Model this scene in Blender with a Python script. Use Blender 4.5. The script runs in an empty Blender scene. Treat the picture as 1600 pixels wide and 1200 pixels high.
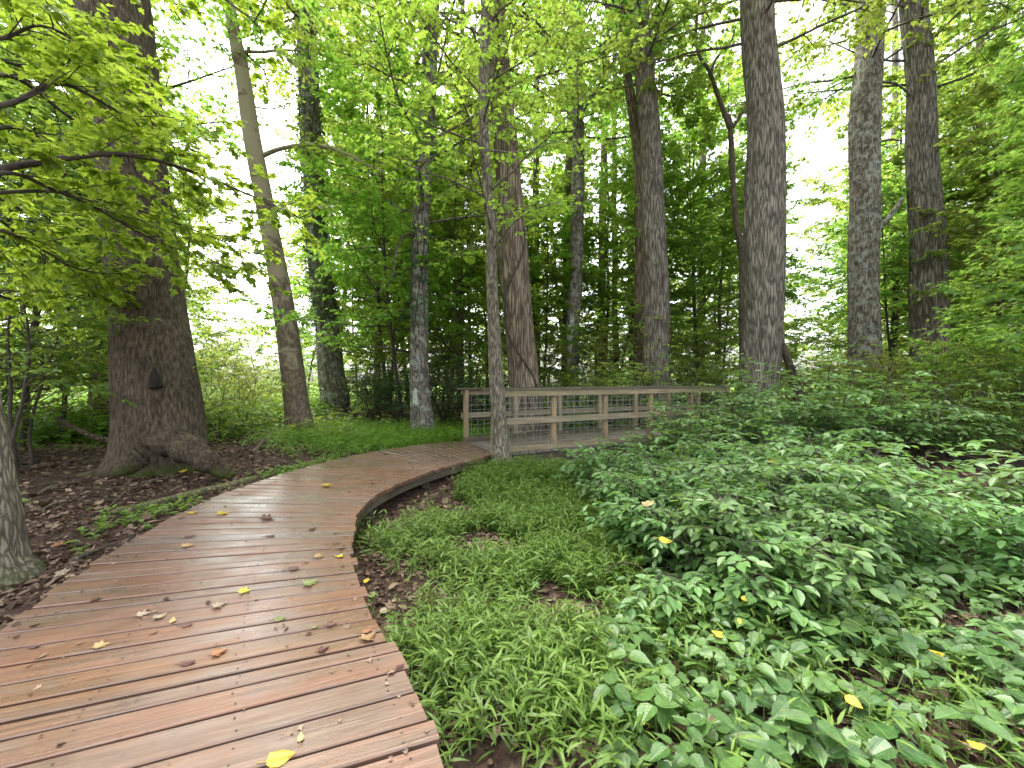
import bpy, math, random
import numpy as np
from mathutils import Vector

scene = bpy.context.scene
rad = math.radians
F, CX, CY, EYE = 620.0, 800.0, 600.0, 1.16        # focal length and centre in photo pixels, eye height above the deck

# ------------------------------------------------------------------ camera
cam_d = bpy.data.cameras.new('camera')
cam = bpy.data.objects.new('camera', cam_d)
scene.collection.objects.link(cam)
cam.location = (0, 0, EYE)
cam.rotation_euler = (rad(90), 0, 0)
cam_d.sensor_width = 36.0
cam_d.lens = 36.0 * F / 1600.0
cam_d.clip_start = 0.05
cam_d.clip_end = 2000
scene.camera = cam

# ------------------------------------------------------------------ sky, sun, exposure
SUN_EL, SUN_AZ = 66.0, -40.0                       # azimuth measured from +Y towards +X
world = bpy.data.worlds.new('World')
scene.world = world
world.use_nodes = True
wt = world.node_tree
wt.nodes.clear()
sky = wt.nodes.new('ShaderNodeTexSky')
sky.sky_type = 'NISHITA'
sky.sun_disc = False
sky.sun_elevation = rad(SUN_EL)
sky.sun_rotation = rad(SUN_AZ)
sky.air_density = 1.0
sky.dust_density = 5.0
sky.ozone_density = 1.0
hs = wt.nodes.new('ShaderNodeHueSaturation')
hs.inputs['Saturation'].default_value = 0.30
bg = wt.nodes.new('ShaderNodeBackground')
bg.inputs['Strength'].default_value = 0.15
wo = wt.nodes.new('ShaderNodeOutputWorld')
wt.links.new(sky.outputs[0], hs.inputs['Color'])
wt.links.new(hs.outputs[0], bg.inputs[0])
wt.links.new(bg.outputs[0], wo.inputs[0])

sun_d = bpy.data.lights.new('sun', 'SUN')
sun_d.energy = 1.5
sun_d.angle = rad(12)
sun_d.color = (1.0, 0.95, 0.86)
sun = bpy.data.objects.new('sun', sun_d)
scene.collection.objects.link(sun)
_d = Vector((math.sin(rad(SUN_AZ)) * math.cos(rad(SUN_EL)), math.cos(rad(SUN_AZ)) * math.cos(rad(SUN_EL)), math.sin(rad(SUN_EL))))
sun.rotation_euler = _d.to_track_quat('Z', 'Y').to_euler()
sun.location = (-20, 30, 60)

vs = scene.view_settings
vs.view_transform = 'Standard'
vs.look = 'None'
vs.gamma = 1.0
vs.use_curve_mapping = False
vs.exposure = 2.55
scene.render.engine = 'CYCLES'
cy = scene.cycles
cy.max_bounces = 8
cy.diffuse_bounces = 6
cy.glossy_bounces = 2
cy.transmission_bounces = 5
cy.transparent_max_bounces = 4
cy.use_denoising = True
cy.caustics_reflective = False
cy.caustics_refractive = False
cy.sample_clamp_indirect = 6.0

# ------------------------------------------------------------------ helpers
def px(x, y, Y):
    """world point seen at photo pixel (x, y) at depth Y"""
    return np.array([(x - CX) / F * Y, Y, EYE - (y - CY) / F * Y])

def unit(v):
    v = np.asarray(v, float)
    n = np.linalg.norm(v, axis=-1, keepdims=True)
    return v / np.maximum(n, 1e-9)

def smooth(a, b, x):
    t = np.clip((x - a) / (b - a), 0, 1)
    return t * t * (3 - 2 * t)

def vnoise(x, y, s=1.0, seed=0):
    """cheap smooth 2-D noise, about -1..1"""
    x = np.asarray(x, float) / s
    y = np.asarray(y, float) / s
    a = seed * 1.7
    return (np.sin(1.3 * x + 0.7 * y + a) + np.sin(-0.8 * x + 1.9 * y + 2.1 * a + 1) + np.sin(2.3 * x + 1.1 * y - a + 2.7)
            + np.sin(0.4 * x - 2.9 * y + a * 0.5 + 4)) / 4.0

class MB:
    """collects polygons; build() links them as one mesh object"""
    def __init__(self):
        self.v, self.l, self.s, self.m, self.sm, self.t, self.g = [], [], [], [], [], [], []
        self.n = 0
    def add(self, verts, loops, sizes, mat=0, smooth=False, tint=0.5, grain=None):
        verts = np.asarray(verts, float).reshape(-1, 3)
        loops = np.asarray(loops, np.int64).ravel()
        sizes = np.asarray(sizes, np.int64).ravel()
        self.v.append(verts)
        self.l.append(loops + self.n)
        self.s.append(sizes)
        self.m.append(np.full(len(sizes), mat, np.int32))
        self.sm.append(np.full(len(sizes), smooth, bool))
        self.t.append(np.broadcast_to(np.asarray(tint, float), (len(verts),)))
        self.g.append(np.zeros((len(verts), 3)) if grain is None else np.asarray(grain, float))
        self.n += len(verts)
    def box(self, o, ax, ay, az, mat=0, tint=0.5, ch=0.0):
        """box from corner o with edge vectors ax, ay, az; grain runs along the longest edge"""
        o, ax, ay, az = (np.asarray(q, float) for q in (o, ax, ay, az))
        c = [(0, 0, 0), (1, 0, 0), (1, 1, 0), (0, 1, 0), (0, 0, 1), (1, 0, 1), (1, 1, 1), (0, 1, 1)]
        V = np.array([o + ax * a + ay * b + az * d for a, b, d in c])
        L = [np.linalg.norm(ax), np.linalg.norm(ay), np.linalg.norm(az)]
        k = int(np.argmax(L))
        oth = [i for i in range(3) if i != k]
        r = random.random() * 50
        g = np.array([[q[k] * L[k] + r, q[oth[0]] * L[oth[0]] + r, q[oth[1]] * L[oth[1]]] for q in c])
        Fc = [(0, 3, 2, 1), (4, 5, 6, 7), (0, 1, 5, 4), (1, 2, 6, 5), (2, 3, 7, 6), (3, 0, 4, 7)]
        self.add(V, np.array(Fc), [4] * 6, mat, False, tint, g)
    def build(self, name, mats, parent=None):
        me = bpy.data.meshes.new(name)
        v = np.concatenate(self.v); l = np.concatenate(self.l); s = np.concatenate(self.s)
        me.vertices.add(len(v)); me.vertices.foreach_set('co', v.ravel().astype(np.float32))
        me.loops.add(len(l)); me.loops.foreach_set('vertex_index', l.astype(np.int32))
        me.polygons.add(len(s))
        st = np.concatenate([[0], np.cumsum(s)[:-1]])
        me.polygons.foreach_set('loop_start', st.astype(np.int32))
        me.polygons.foreach_set('material_index', np.concatenate(self.m))
        me.polygons.foreach_set('use_smooth', np.concatenate(self.sm))
        at = me.attributes.new('tint', 'FLOAT', 'POINT')
        at.data.foreach_set('value', np.concatenate(self.t).astype(np.float32))
        ag = me.attributes.new('grain', 'FLOAT_VECTOR', 'POINT')
        ag.data.foreach_set('vector', np.concatenate(self.g).ravel().astype(np.float32))
        for m in (mats if isinstance(mats, (list, tuple)) else [mats]):
            me.materials.append(m)
        me.update(calc_edges=True)
        o = bpy.data.objects.new(name, me)
        scene.collection.objects.link(o)
        if parent is not None:
            o.parent = parent
        return o

def tag(o, label=None, cat=None, group=None, kind=None):
    if label: o['label'] = label
    if cat: o['category'] = cat
    if group: o['group'] = group
    if kind: o['kind'] = kind
    return o

def empty(name, loc=(0, 0, 0), rz=0.0, sc=1.0):
    o = bpy.data.objects.new(name, None)
    scene.collection.objects.link(o)
    o.location = loc
    o.rotation_euler = (0, 0, rz)
    o.scale = (sc, sc, sc)
    o.empty_display_size = 0.2
    return o

def copy_tree(o, parent=None):
    c = o.copy()
    scene.collection.objects.link(c)
    if parent is not None:
        c.parent = parent
    for ch in [q for q in scene_children.get(o.name, [])]:
        copy_tree(ch, c)
    return c
scene_children = {}
def remember(root):
    scene_children[root.name] = list(root.children)
    for c in root.children:
        remember(c)

# ------------------------------------------------------------------ materials
def mat_new(name):
    m = bpy.data.materials.new(name)
    m.use_nodes = True
    nt = m.node_tree
    nt.nodes.clear()
    out = nt.nodes.new('ShaderNodeOutputMaterial')
    return m, nt, out

def nd(nt, typ, ins=None, **kw):
    n = nt.nodes.new(typ)
    for k, v in kw.items():
        setattr(n, k, v)
    for k, v in (ins or {}).items():
        if isinstance(v, bpy.types.NodeSocket):
            nt.links.new(v, n.inputs[k])
        else:
            n.inputs[k].default_value = v
    return n

def ramp(nt, fac, stops):
    r = nt.nodes.new('ShaderNodeValToRGB')
    nt.links.new(fac, r.inputs[0])
    e = r.color_ramp.elements
    while len(e) < len(stops):
        e.new(0.5)
    for i, (p, c) in enumerate(stops):
        e[i].position = p
        e[i].color = (c[0], c[1], c[2], 1) if not isinstance(c, (int, float)) else (c, c, c, 1)
    return r.outputs[0]

def mixc(nt, fac, a, b, mode='MIX'):
    n = nt.nodes.new('ShaderNodeMix')
    n.data_type = 'RGBA'
    n.blend_type = mode
    for k, v in ((0, fac), (6, a), (7, b)):
        if isinstance(v, bpy.types.NodeSocket):
            nt.links.new(v, n.inputs[k])
        elif k == 0:
            n.inputs[k].default_value = v
        else:
            n.inputs[k].default_value = (v[0], v[1], v[2], 1)
    return n.outputs[2]

def math_n(nt, op, a, b=0.5, clamp=False):
    n = nt.nodes.new('ShaderNodeMath')
    n.operation = op
    n.use_clamp = clamp
    for k, v in ((0, a), (1, b)):
        if isinstance(v, bpy.types.NodeSocket):
            nt.links.new(v, n.inputs[k])
        else:
            n.inputs[k].default_value = v
    return n.outputs[0]

def leaf_mat(name, dark, light, trans, tmix=0.45, rough=0.45, spec=0.35, objvar=0.12, spots=None, veins=False):
    """leaf: reflecting face plus light passing through; colour varies leaf by leaf and plant by plant"""
    m, nt, out = mat_new(name)
    at = nd(nt, 'ShaderNodeAttribute', attribute_name='tint')
    oi = nd(nt, 'ShaderNodeObjectInfo')
    f = at.outputs['Fac']
    col = mixc(nt, f, dark, light)
    tcol = mixc(nt, f, tuple(c * 0.75 for c in trans), trans)
    hv = math_n(nt, 'MULTIPLY_ADD', oi.outputs['Random'], objvar)
    nt.nodes[-1].inputs[2].default_value = 0.5 - objvar * 0.5
    vv = math_n(nt, 'MULTIPLY_ADD', oi.outputs['Random'], 0.3)
    nt.nodes[-1].inputs[2].default_value = 0.85
    h1 = nd(nt, 'ShaderNodeHueSaturation', {'Hue': hv, 'Value': vv, 'Color': col})
    h2 = nd(nt, 'ShaderNodeHueSaturation', {'Hue': hv, 'Value': vv, 'Color': tcol})
    c1, c2 = h1.outputs[0], h2.outputs[0]
    if spots:
        tc = nd(nt, 'ShaderNodeTexCoord')
        nz = nd(nt, 'ShaderNodeTexNoise', {'Vector': tc.outputs['Object'], 'Scale': 60.0, 'Detail': 3.0})
        sf = ramp(nt, nz.outputs[0], [(0.62, 0.0), (0.72, 1.0)])
        c1 = mixc(nt, sf, c1, spots)
        c2 = mixc(nt, sf, c2, spots)
    p = nd(nt, 'ShaderNodeBsdfPrincipled', {'Base Color': c1, 'Roughness': rough, 'Specular IOR Level': spec})
    if veins:
        ga = nd(nt, 'ShaderNodeAttribute', attribute_name='grain')
        sp = nd(nt, 'ShaderNodeSeparateXYZ', {0: ga.outputs['Vector']})
        ay = math_n(nt, 'ABSOLUTE', sp.outputs[1])
        mid = ramp(nt, ay, [(0.0, 1.0), (0.022, 0.0)])
        ph = math_n(nt, 'SUBTRACT', sp.outputs[0], math_n(nt, 'MULTIPLY', ay, 0.75))
        sn = math_n(nt, 'SINE', math_n(nt, 'MULTIPLY', ph, 44.0))
        sv = ramp(nt, sn, [(0.80, 0.0), (0.98, 0.22)])
        vv2 = math_n(nt, 'MAXIMUM', mid, sv)
        nz2 = nd(nt, 'ShaderNodeTexNoise', {'Vector': ga.outputs['Vector'], 'Scale': 3.0, 'Detail': 4.0})
        mott = ramp(nt, nz2.outputs[0], [(0.35, 0.72), (0.65, 1.15)])
        cm = mixc(nt, 1.0, c1, mott, 'MULTIPLY')
        cl = mixc(nt, 0.5, cm, (0.30, 0.38, 0.16))
        cv = mixc(nt, math_n(nt, 'MULTIPLY', vv2, 0.7), cm, cl)
        nt.links.new(cv, p.inputs['Base Color'])
        bpn = nd(nt, 'ShaderNodeBump', {'Height': math_n(nt, 'MULTIPLY', sn, 0.5), 'Strength': 0.12, 'Distance': 0.004})
        nt.links.new(bpn.outputs[0], p.inputs['Normal'])
    t = nd(nt, 'ShaderNodeBsdfTranslucent', {'Color': c2})
    mx = nd(nt, 'ShaderNodeMixShader', {0: tmix, 1: p.outputs[0], 2: t.outputs[0]})
    nt.links.new(mx.outputs[0], out.inputs[0])
    return m

def bark_mat(name, lo, hi, xy=9.0, zs=1.4, bump=0.8, lichen=None, lich_amt=0.5, moss=0.0, patch=None, furrow=1.0, patch_z=None):
    m, nt, out = mat_new(name)
    tc = nd(nt, 'ShaderNodeTexCoord')
    co = tc.outputs['Object']
    mp = nd(nt, 'ShaderNodeMapping', {'Vector': co, 'Scale': (xy, xy, zs)})
    wob = nd(nt, 'ShaderNodeTexNoise', {'Vector': mp.outputs[0], 'Scale': 1.0, 'Detail': 2.0})
    wv = nd(nt, 'ShaderNodeVectorMath', {0: mp.outputs[0], 1: wob.outputs[1]}, operation='ADD')
    vo = nd(nt, 'ShaderNodeTexVoronoi', {'Vector': wv.outputs[0], 'Scale': 2.2}, feature='DISTANCE_TO_EDGE')
    n1 = nd(nt, 'ShaderNodeTexNoise', {'Vector': mp.outputs[0], 'Scale': 3.0, 'Detail': 8.0, 'Roughness': 0.7})
    n2 = nd(nt, 'ShaderNodeTexNoise', {'Vector': co, 'Scale': 2.2, 'Detail': 4.0, 'Roughness': 0.6})
    ridge = ramp(nt, vo.outputs['Distance'], [(0.0, 0.0), (0.28, 1.0)])
    h = mixc(nt, furrow * 0.6, n1.outputs[0], ridge)
    hgt = mixc(nt, 0.5, h, n1.outputs[0])
    col = ramp(nt, hgt, [(0.30, lo), (0.48, tuple(0.5 * (a + b) for a, b in zip(lo, hi))), (0.64, tuple(1.25 * b for b in hi))])
    col = mixc(nt, ramp(nt, n2.outputs[0], [(0.35, 0.0), (0.7, 0.45)]), col, tuple(c * 0.55 for c in lo))
    if patch:
        n3 = nd(nt, 'ShaderNodeTexNoise', {'Vector': co, 'Scale': 3.0, 'Detail': 5.0, 'Distortion': 0.6})
        pf = n3.outputs[0]
        if patch_z:
            sz = nd(nt, 'ShaderNodeSeparateXYZ', {0: co})
            mr = nd(nt, 'ShaderNodeMapRange', {0: sz.outputs[2], 1: patch_z[0], 2: patch_z[1], 3: -0.14, 4: 0.12})
            pf = math_n(nt, 'ADD', pf, mr.outputs[0])
        col = mixc(nt, ramp(nt, pf, [(0.46, 0.0), (0.56, 0.9)]), col, patch)
    if lichen:
        n4 = nd(nt, 'ShaderNodeTexNoise', {'Vector': co, 'Scale': 5.5, 'Detail': 9.0, 'Roughness': 0.72})
        lf = ramp(nt, n4.outputs[0], [(0.66 - lich_amt * 0.3, 0.0), (0.78 - lich_amt * 0.3, 0.85)])
        col = mixc(nt, lf, col, lichen)
    if moss:
        sx = nd(nt, 'ShaderNodeSeparateXYZ', {0: co})
        n5 = nd(nt, 'ShaderNodeTexNoise', {'Vector': co, 'Scale': 4.0, 'Detail': 6.0})
        a = math_n(nt, 'MULTIPLY', sx.outputs[2], 1.6)
        b = math_n(nt, 'SUBTRACT', n5.outputs[0], a)
        mf = ramp(nt, b, [(0.28, 0.0), (0.5, moss)])
        col = mixc(nt, mf, col, (0.05, 0.07, 0.012))
    bp = nd(nt, 'ShaderNodeBump', {'Height': hgt, 'Strength': bump, 'Distance': 0.03})
    p = nd(nt, 'ShaderNodeBsdfPrincipled', {'Base Color': col, 'Roughness': 0.92, 'Specular IOR Level': 0.15, 'Normal': bp.outputs[0]})
    nt.links.new(p.outputs[0], out.inputs[0])
    return m

def wood_mat(name, cols, rough=(0.3, 0.6), wet=0.0, green=0.0, dirt=0.4):
    """boards: 'grain' runs along u, 'tint' picks the board's own colour"""
    m, nt, out = mat_new(name)
    at = nd(nt, 'ShaderNodeAttribute', attribute_name='grain')
    ti = nd(nt, 'ShaderNodeAttribute', attribute_name='tint')
    geo = nd(nt, 'ShaderNodeNewGeometry')
    m1 = nd(nt, 'ShaderNodeMapping', {'Vector': at.outputs['Vector'], 'Scale': (1.1, 46, 46)})
    m2 = nd(nt, 'ShaderNodeMapping', {'Vector': at.outputs['Vector'], 'Scale': (5, 130, 130)})
    m3 = nd(nt, 'ShaderNodeMapping', {'Vector': at.outputs['Vector'], 'Scale': (2.2, 6, 6)})
    g1 = nd(nt, 'ShaderNodeTexNoise', {'Vector': m1.outputs[0], 'Scale': 1.0, 'Detail': 5.0, 'Roughness': 0.65, 'Distortion': 0.5})
    g2 = nd(nt, 'ShaderNodeTexNoise', {'Vector': m2.outputs[0], 'Scale': 1.0, 'Detail': 3.0})
    g3 = nd(nt, 'ShaderNodeTexNoise', {'Vector': m3.outputs[0], 'Scale': 1.0, 'Detail': 6.0, 'Roughness': 0.65})
    base = ramp(nt, ti.outputs['Fac'], cols)
    worn = ramp(nt, g3.outputs[0], [(0.42, 0.0), (0.64, 0.75)])
    grey = mixc(nt, worn, base, (0.20, 0.155, 0.125))
    lit = mixc(nt, ramp(nt, g1.outputs[0], [(0.3, 0.0), (0.72, 1.0)]), mixc(nt, 1.0, grey, (0.5, 0.46, 0.42), 'MULTIPLY'), grey)
    col = mixc(nt, ramp(nt, g2.outputs[0], [(0.32, dirt), (0.55, 0.0)]), lit, (0.03, 0.02, 0.014))
    big = nd(nt, 'ShaderNodeTexNoise', {'Vector': geo.outputs['Position'], 'Scale': 1.3, 'Detail': 5.0, 'Roughness': 0.62})
    med = nd(nt, 'ShaderNodeTexNoise', {'Vector': geo.outputs['Position'], 'Scale': 22.0, 'Detail': 4.0, 'Roughness': 0.7})
    col = mixc(nt, ramp(nt, med.outputs[0], [(0.6, 0.0), (0.74, 0.5)]), col, (0.06, 0.045, 0.03))
    if green:
        col = mixc(nt, ramp(nt, big.outputs[0], [(0.4, 0.0), (0.65, green)]), col, (0.13, 0.15, 0.055))
    wt_ = ramp(nt, math_n(nt, 'ADD', math_n(nt, 'MULTIPLY', big.outputs[0], 0.7), math_n(nt, 'MULTIPLY', g3.outputs[0], 0.4)), [(0.40, 0.0), (0.62, 1.0)])
    rg = nd(nt, 'ShaderNodeMapRange', {0: math_n(nt, 'MULTIPLY', wt_, 1.0), 3: rough[1], 4: rough[0]})
    hh = math_n(nt, 'ADD', math_n(nt, 'MULTIPLY', g1.outputs[0], 0.6), math_n(nt, 'MULTIPLY', g2.outputs[0], 0.5))
    bp = nd(nt, 'ShaderNodeBump', {'Height': hh, 'Strength': 0.5, 'Distance': 0.004})
    p = nd(nt, 'ShaderNodeBsdfPrincipled', {'Base Color': col, 'Roughness': rg.outputs[0], 'Specular IOR Level': 0.5, 'Normal': bp.outputs[0]})
    if wet:
        nt.links.new(math_n(nt, 'MULTIPLY', wt_, wet), p.inputs['Coat Weight'])
        p.inputs['Coat Roughness'].default_value = 0.22
        nt.links.new(bp.outputs[0], p.inputs['Coat Normal'])
    nt.links.new(p.outputs[0], out.inputs[0])
    return m

def plain_mat(name, col, rough=0.7, metal=0.0, var=0.3, scale=20.0):
    m, nt, out = mat_new(name)
    tc = nd(nt, 'ShaderNodeTexCoord')
    nz = nd(nt, 'ShaderNodeTexNoise', {'Vector': tc.outputs['Object'], 'Scale': scale, 'Detail': 5.0})
    c = mixc(nt, ramp(nt, nz.outputs[0], [(0.35, 0.0), (0.65, 1.0)]), tuple(q * (1 - var) for q in col), tuple(min(1, q * (1 + var)) for q in col))
    p = nd(nt, 'ShaderNodeBsdfPrincipled', {'Base Color': c, 'Roughness': rough, 'Metallic': metal})
    nt.links.new(p.outputs[0], out.inputs[0])
    return m

M = {}
M['maple'] = leaf_mat('maple leaf', (0.06, 0.12, 0.018), (0.12, 0.19, 0.025), (0.40, 0.58, 0.07), 0.62, objvar=0.04)
M['maple_front'] = leaf_mat('front maple leaf', (0.06, 0.115, 0.018), (0.11, 0.18, 0.025), (0.46, 0.60, 0.06), 0.62, objvar=0.0)
M['canopy'] = leaf_mat('canopy leaf', (0.05, 0.11, 0.02), (0.11, 0.19, 0.035), (0.40, 0.58, 0.09), 0.6, objvar=0.05)
M['far'] = leaf_mat('far leaf', (0.06, 0.13, 0.03), (0.12, 0.22, 0.05), (0.42, 0.56, 0.09), 0.52, objvar=0.05)
M['shrub'] = leaf_mat('shrub leaf', (0.06, 0.115, 0.022), (0.13, 0.20, 0.04), (0.42, 0.52, 0.07), 0.5, objvar=0.05)
M['spice'] = leaf_mat('spicebush leaf', (0.075, 0.165, 0.042), (0.16, 0.29, 0.09), (0.28, 0.48, 0.08), 0.36, rough=0.40, spec=0.5, objvar=0.02, veins=True)
M['grass'] = leaf_mat('stilt grass leaf', (0.07, 0.14, 0.022), (0.165, 0.265, 0.045), (0.30, 0.46, 0.045), 0.35, rough=0.5, objvar=0.0)
M['lawn'] = leaf_mat('lush grass blade', (0.09, 0.20, 0.02), (0.17, 0.32, 0.035), (0.24, 0.42, 0.03), 0.4, rough=0.55, objvar=0.0)
M['meadow'] = leaf_mat('meadow grass blade', (0.13, 0.24, 0.035), (0.26, 0.38, 0.07), (0.30, 0.45, 0.06), 0.4, objvar=0.0)
M['cover'] = leaf_mat('ground cover leaf', (0.045, 0.11, 0.028), (0.105, 0.20, 0.05), (0.19, 0.34, 0.05), 0.30, rough=0.42, spec=0.45, objvar=0.0, veins=True, spots=(0.13, 0.14, 0.03))
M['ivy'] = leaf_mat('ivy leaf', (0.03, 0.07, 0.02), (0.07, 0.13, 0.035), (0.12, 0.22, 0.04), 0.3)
M['dry'] = leaf_mat('dry leaf', (0.05, 0.028, 0.019), (0.36, 0.26, 0.175), (0.12, 0.06, 0.02), 0.15, rough=0.75, spec=0.2, objvar=0.02)
M['yellow'] = leaf_mat('yellow fallen leaf', (0.52, 0.40, 0.04), (0.62, 0.49, 0.06), (0.6, 0.45, 0.03), 0.2, rough=0.5, objvar=0.02, spots=(0.22, 0.11, 0.02))
M['tan'] = leaf_mat('tan fallen leaf', (0.34, 0.22, 0.10), (0.42, 0.29, 0.14), (0.4, 0.22, 0.06), 0.15, rough=0.6, objvar=0.02, spots=(0.2, 0.09, 0.03))
M['orange'] = leaf_mat('orange fallen leaf', (0.30, 0.14, 0.06), (0.36, 0.18, 0.07), (0.4, 0.15, 0.03), 0.15, rough=0.6, objvar=0.02, spots=(0.12, 0.04, 0.015))
M['brown'] = leaf_mat('brown fallen leaf', (0.07, 0.03, 0.02), (0.10, 0.045, 0.03), (0.06, 0.02, 0.01), 0.1, rough=0.5, objvar=0.02)
M['pale'] = leaf_mat('pale fallen leaf', (0.32, 0.26, 0.17), (0.40, 0.33, 0.23), (0.3, 0.2, 0.1), 0.15, rough=0.7, objvar=0.02, spots=(0.2, 0.13, 0.07))
M['lime'] = leaf_mat('lime fallen leaf', (0.15, 0.17, 0.05), (0.20, 0.22, 0.07), (0.15, 0.18, 0.04), 0.2, objvar=0.02, spots=(0.12, 0.13, 0.03))

M['bark_big'] = bark_mat('dark scaly bark', (0.035, 0.028, 0.020), (0.19, 0.155, 0.112), 11, 3.4, 1.0, moss=0.9, furrow=0.35)
M['bark_old'] = bark_mat('old dark scaly bark', (0.026, 0.020, 0.015), (0.175, 0.14, 0.10), 13, 2.6, 1.0, lichen=(0.17, 0.145, 0.11), lich_amt=0.35, moss=0.95, furrow=0.3)
M['bark_burl'] = bark_mat('burl bark', (0.025, 0.019, 0.014), (0.13, 0.10, 0.07), 10, 6, 0.9, lichen=(0.16, 0.12, 0.08), lich_amt=0.3, moss=0.9, furrow=0.2)
M['bark_grey'] = bark_mat('grey furrowed bark', (0.050, 0.043, 0.034), (0.25, 0.228, 0.182), 8.5, 0.9, 1.0, lichen=(0.26, 0.28, 0.23), lich_amt=0.25)
M['bark_lichen'] = bark_mat('lichen covered bark', (0.055, 0.047, 0.036), (0.225, 0.20, 0.16), 6.5, 1.3, 0.9, lichen=(0.30, 0.33, 0.28), lich_amt=0.55)
M['bark_brown'] = bark_mat('brown fluted bark', (0.06, 0.045, 0.031), (0.265, 0.212, 0.155), 7.5, 0.6, 1.0)
M['bark_pale'] = bark_mat('pale peeling bark', (0.10, 0.075, 0.055), (0.26, 0.20, 0.15), 7, 2.4, 0.6, patch=(0.36, 0.31, 0.22), furrow=0.5, patch_z=(1.0, 6.0))
M['bark_thin'] = bark_mat('thin grey bark', (0.065, 0.055, 0.040), (0.25, 0.225, 0.165), 14, 2.4, 0.7, lichen=(0.3, 0.3, 0.24), lich_amt=0.25, moss=0.5)
M['bark_twig'] = plain_mat('twig bark', (0.055, 0.043, 0.033), 0.9)
M['deck'] = wood_mat('wet red brown deck boards', [(0.0, (0.215, 0.112, 0.056)), (0.35, (0.235, 0.112, 0.064)), (0.65, (0.205, 0.112, 0.07)), (0.85, (0.185, 0.135, 0.105)), (1.0, (0.16, 0.152, 0.13))], (0.24, 0.64), 0.6, green=0.0)
M['deck_grey'] = wood_mat('grey weathered deck boards', [(0.0, (0.20, 0.175, 0.155)), (1.0, (0.27, 0.245, 0.22))], (0.35, 0.6), 0.1)
M['rail'] = wood_mat('weathered rail timber', [(0.0, (0.42, 0.30, 0.17)), (0.5, (0.46, 0.36, 0.22)), (1.0, (0.42, 0.37, 0.27))], (0.6, 0.85), 0.0, green=0.55)
M['fascia'] = wood_mat('dark damp fascia boards', [(0.0, (0.055, 0.042, 0.03)), (1.0, (0.085, 0.068, 0.048))], (0.6, 0.85), 0.0, green=0.5)
M['wire'] = plain_mat('galvanised wire', (0.30, 0.31, 0.30), 0.5, 0.6, 0.2)
M['stone'] = plain_mat('grey stone', (0.26, 0.24, 0.21), 0.9, 0, 0.35, 6)
M['stick'] = bark_mat('dead stick bark', (0.05, 0.04, 0.03), (0.20, 0.16, 0.115), 12, 4, 0.6)
M['stick_mossy'] = bark_mat('mossy root bark', (0.05, 0.045, 0.028), (0.19, 0.16, 0.10), 9, 3, 0.6, lichen=(0.10, 0.12, 0.04), lich_amt=0.6)
M['nail'] = plain_mat('rusty nail heads', (0.035, 0.028, 0.024), 0.6, 0.5)
M['lichen'] = plain_mat('white lichen', (0.42, 0.45, 0.38), 0.95, 0, 0.25, 14)
M['hollow_shade'] = plain_mat('painted hollow shade', (0.012, 0.010, 0.009), 1.0)  # near-black colour stands in for the shade inside the trunk cleft

# ------------------------------------------------------------------ boardwalk edges and ground height
R_EDGE = np.array([(0.60, -0.78), (0.37, -0.2), (-0.19, 1.15), (-0.43, 1.6), (-0.76, 2.11), (-1.06, 2.66), (-1.30, 3.27), (-1.41, 3.85), (-1.39, 4.28), (-1.27, 4.80), (-1.10, 5.22), (-0.90, 5.60), (-0.63, 6.02), (-0.27, 6.55)])
L_EDGE = np.array([(-0.90, -1.38), (-1.13, -0.8), (-1.74, 0.60), (-1.95, 1.02), (-2.29, 1.62), (-2.62, 2.32), (-2.90, 3.18), (-3.04, 3.95), (-3.05, 4.50), (-2.96, 5.18), (-2.76, 6.00), (-2.36, 6.85), (-1.76, 7.58), (-0.98, 8.10)])

def catmull(P, n):
    P = np.asarray(P, float)
    Q = np.vstack([2 * P[0] - P[1], P, 2 * P[-1] - P[-2]])
    t = np.linspace(0, len(P) - 1, n)
    i = np.clip(t.astype(int), 0, len(P) - 2)
    f = (t - i)[:, None]
    a, b, c, d = Q[i], Q[i + 1], Q[i + 2], Q[i + 3]
    return 0.5 * (2 * b + (c - a) * f + (2 * a - 5 * b + 4 * c - d) * f ** 2 + (3 * b - a - 3 * c + d) * f ** 3)

RE, LE = catmull(R_EDGE, 800), catmull(L_EDGE, 800)
CE = 0.5 * (RE + LE)
ANG = rad(25)
BD, BN = np.array([math.cos(ANG), math.sin(ANG)]), np.array([-math.sin(ANG), math.cos(ANG)])
B0 = np.array([-0.30, 6.66])                       # foot of the first post of the near railing
BLEN, BW = 6.75, 1.48
bend = B0 + BN * BW / 2
PATH = np.vstack([CE[::8], [bend + BD * t for t in np.linspace(0.3, BLEN, 20)], [bend + BD * (BLEN + 3)], [bend + BD * (BLEN + 40)]])
CREEK = catmull(np.array([(0.8, 24), (1.6, 15), (1.75, 10.5), (1.75, 8.2), (1.95, 6.9), (3.2, 5.7), (5.4, 5.2), (9, 4.6), (18, 3.2), (40, 0)]), 160)

def path_side(x, y):
    """distance to the path's centre line, signed: positive on its left"""
    p = np.stack([x.ravel(), y.ravel()], 1)
    best = np.full(len(p), 1e9); sg = np.zeros(len(p))
    for a, b in zip(PATH[:-1], PATH[1:]):
        d = b - a
        L2 = d @ d
        t = np.clip(((p - a) @ d) / L2, 0, 1)
        q = a + t[:, None] * d
        r = p - q
        dist = np.hypot(r[:, 0], r[:, 1])
        s = d[0] * (p[:, 1] - a[1]) - d[1] * (p[:, 0] - a[0])
        k = dist < best
        best[k] = dist[k]; sg[k] = np.sign(s[k])
    return (best * sg).reshape(x.shape)

def creek_d(x, y):
    p = np.stack([x.ravel(), y.ravel()], 1)
    d2 = np.full(len(p), 1e9)
    for c in CREEK:
        d2 = np.minimum(d2, ((p - c) ** 2).sum(1))
    return np.sqrt(d2).reshape(x.shape)

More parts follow.
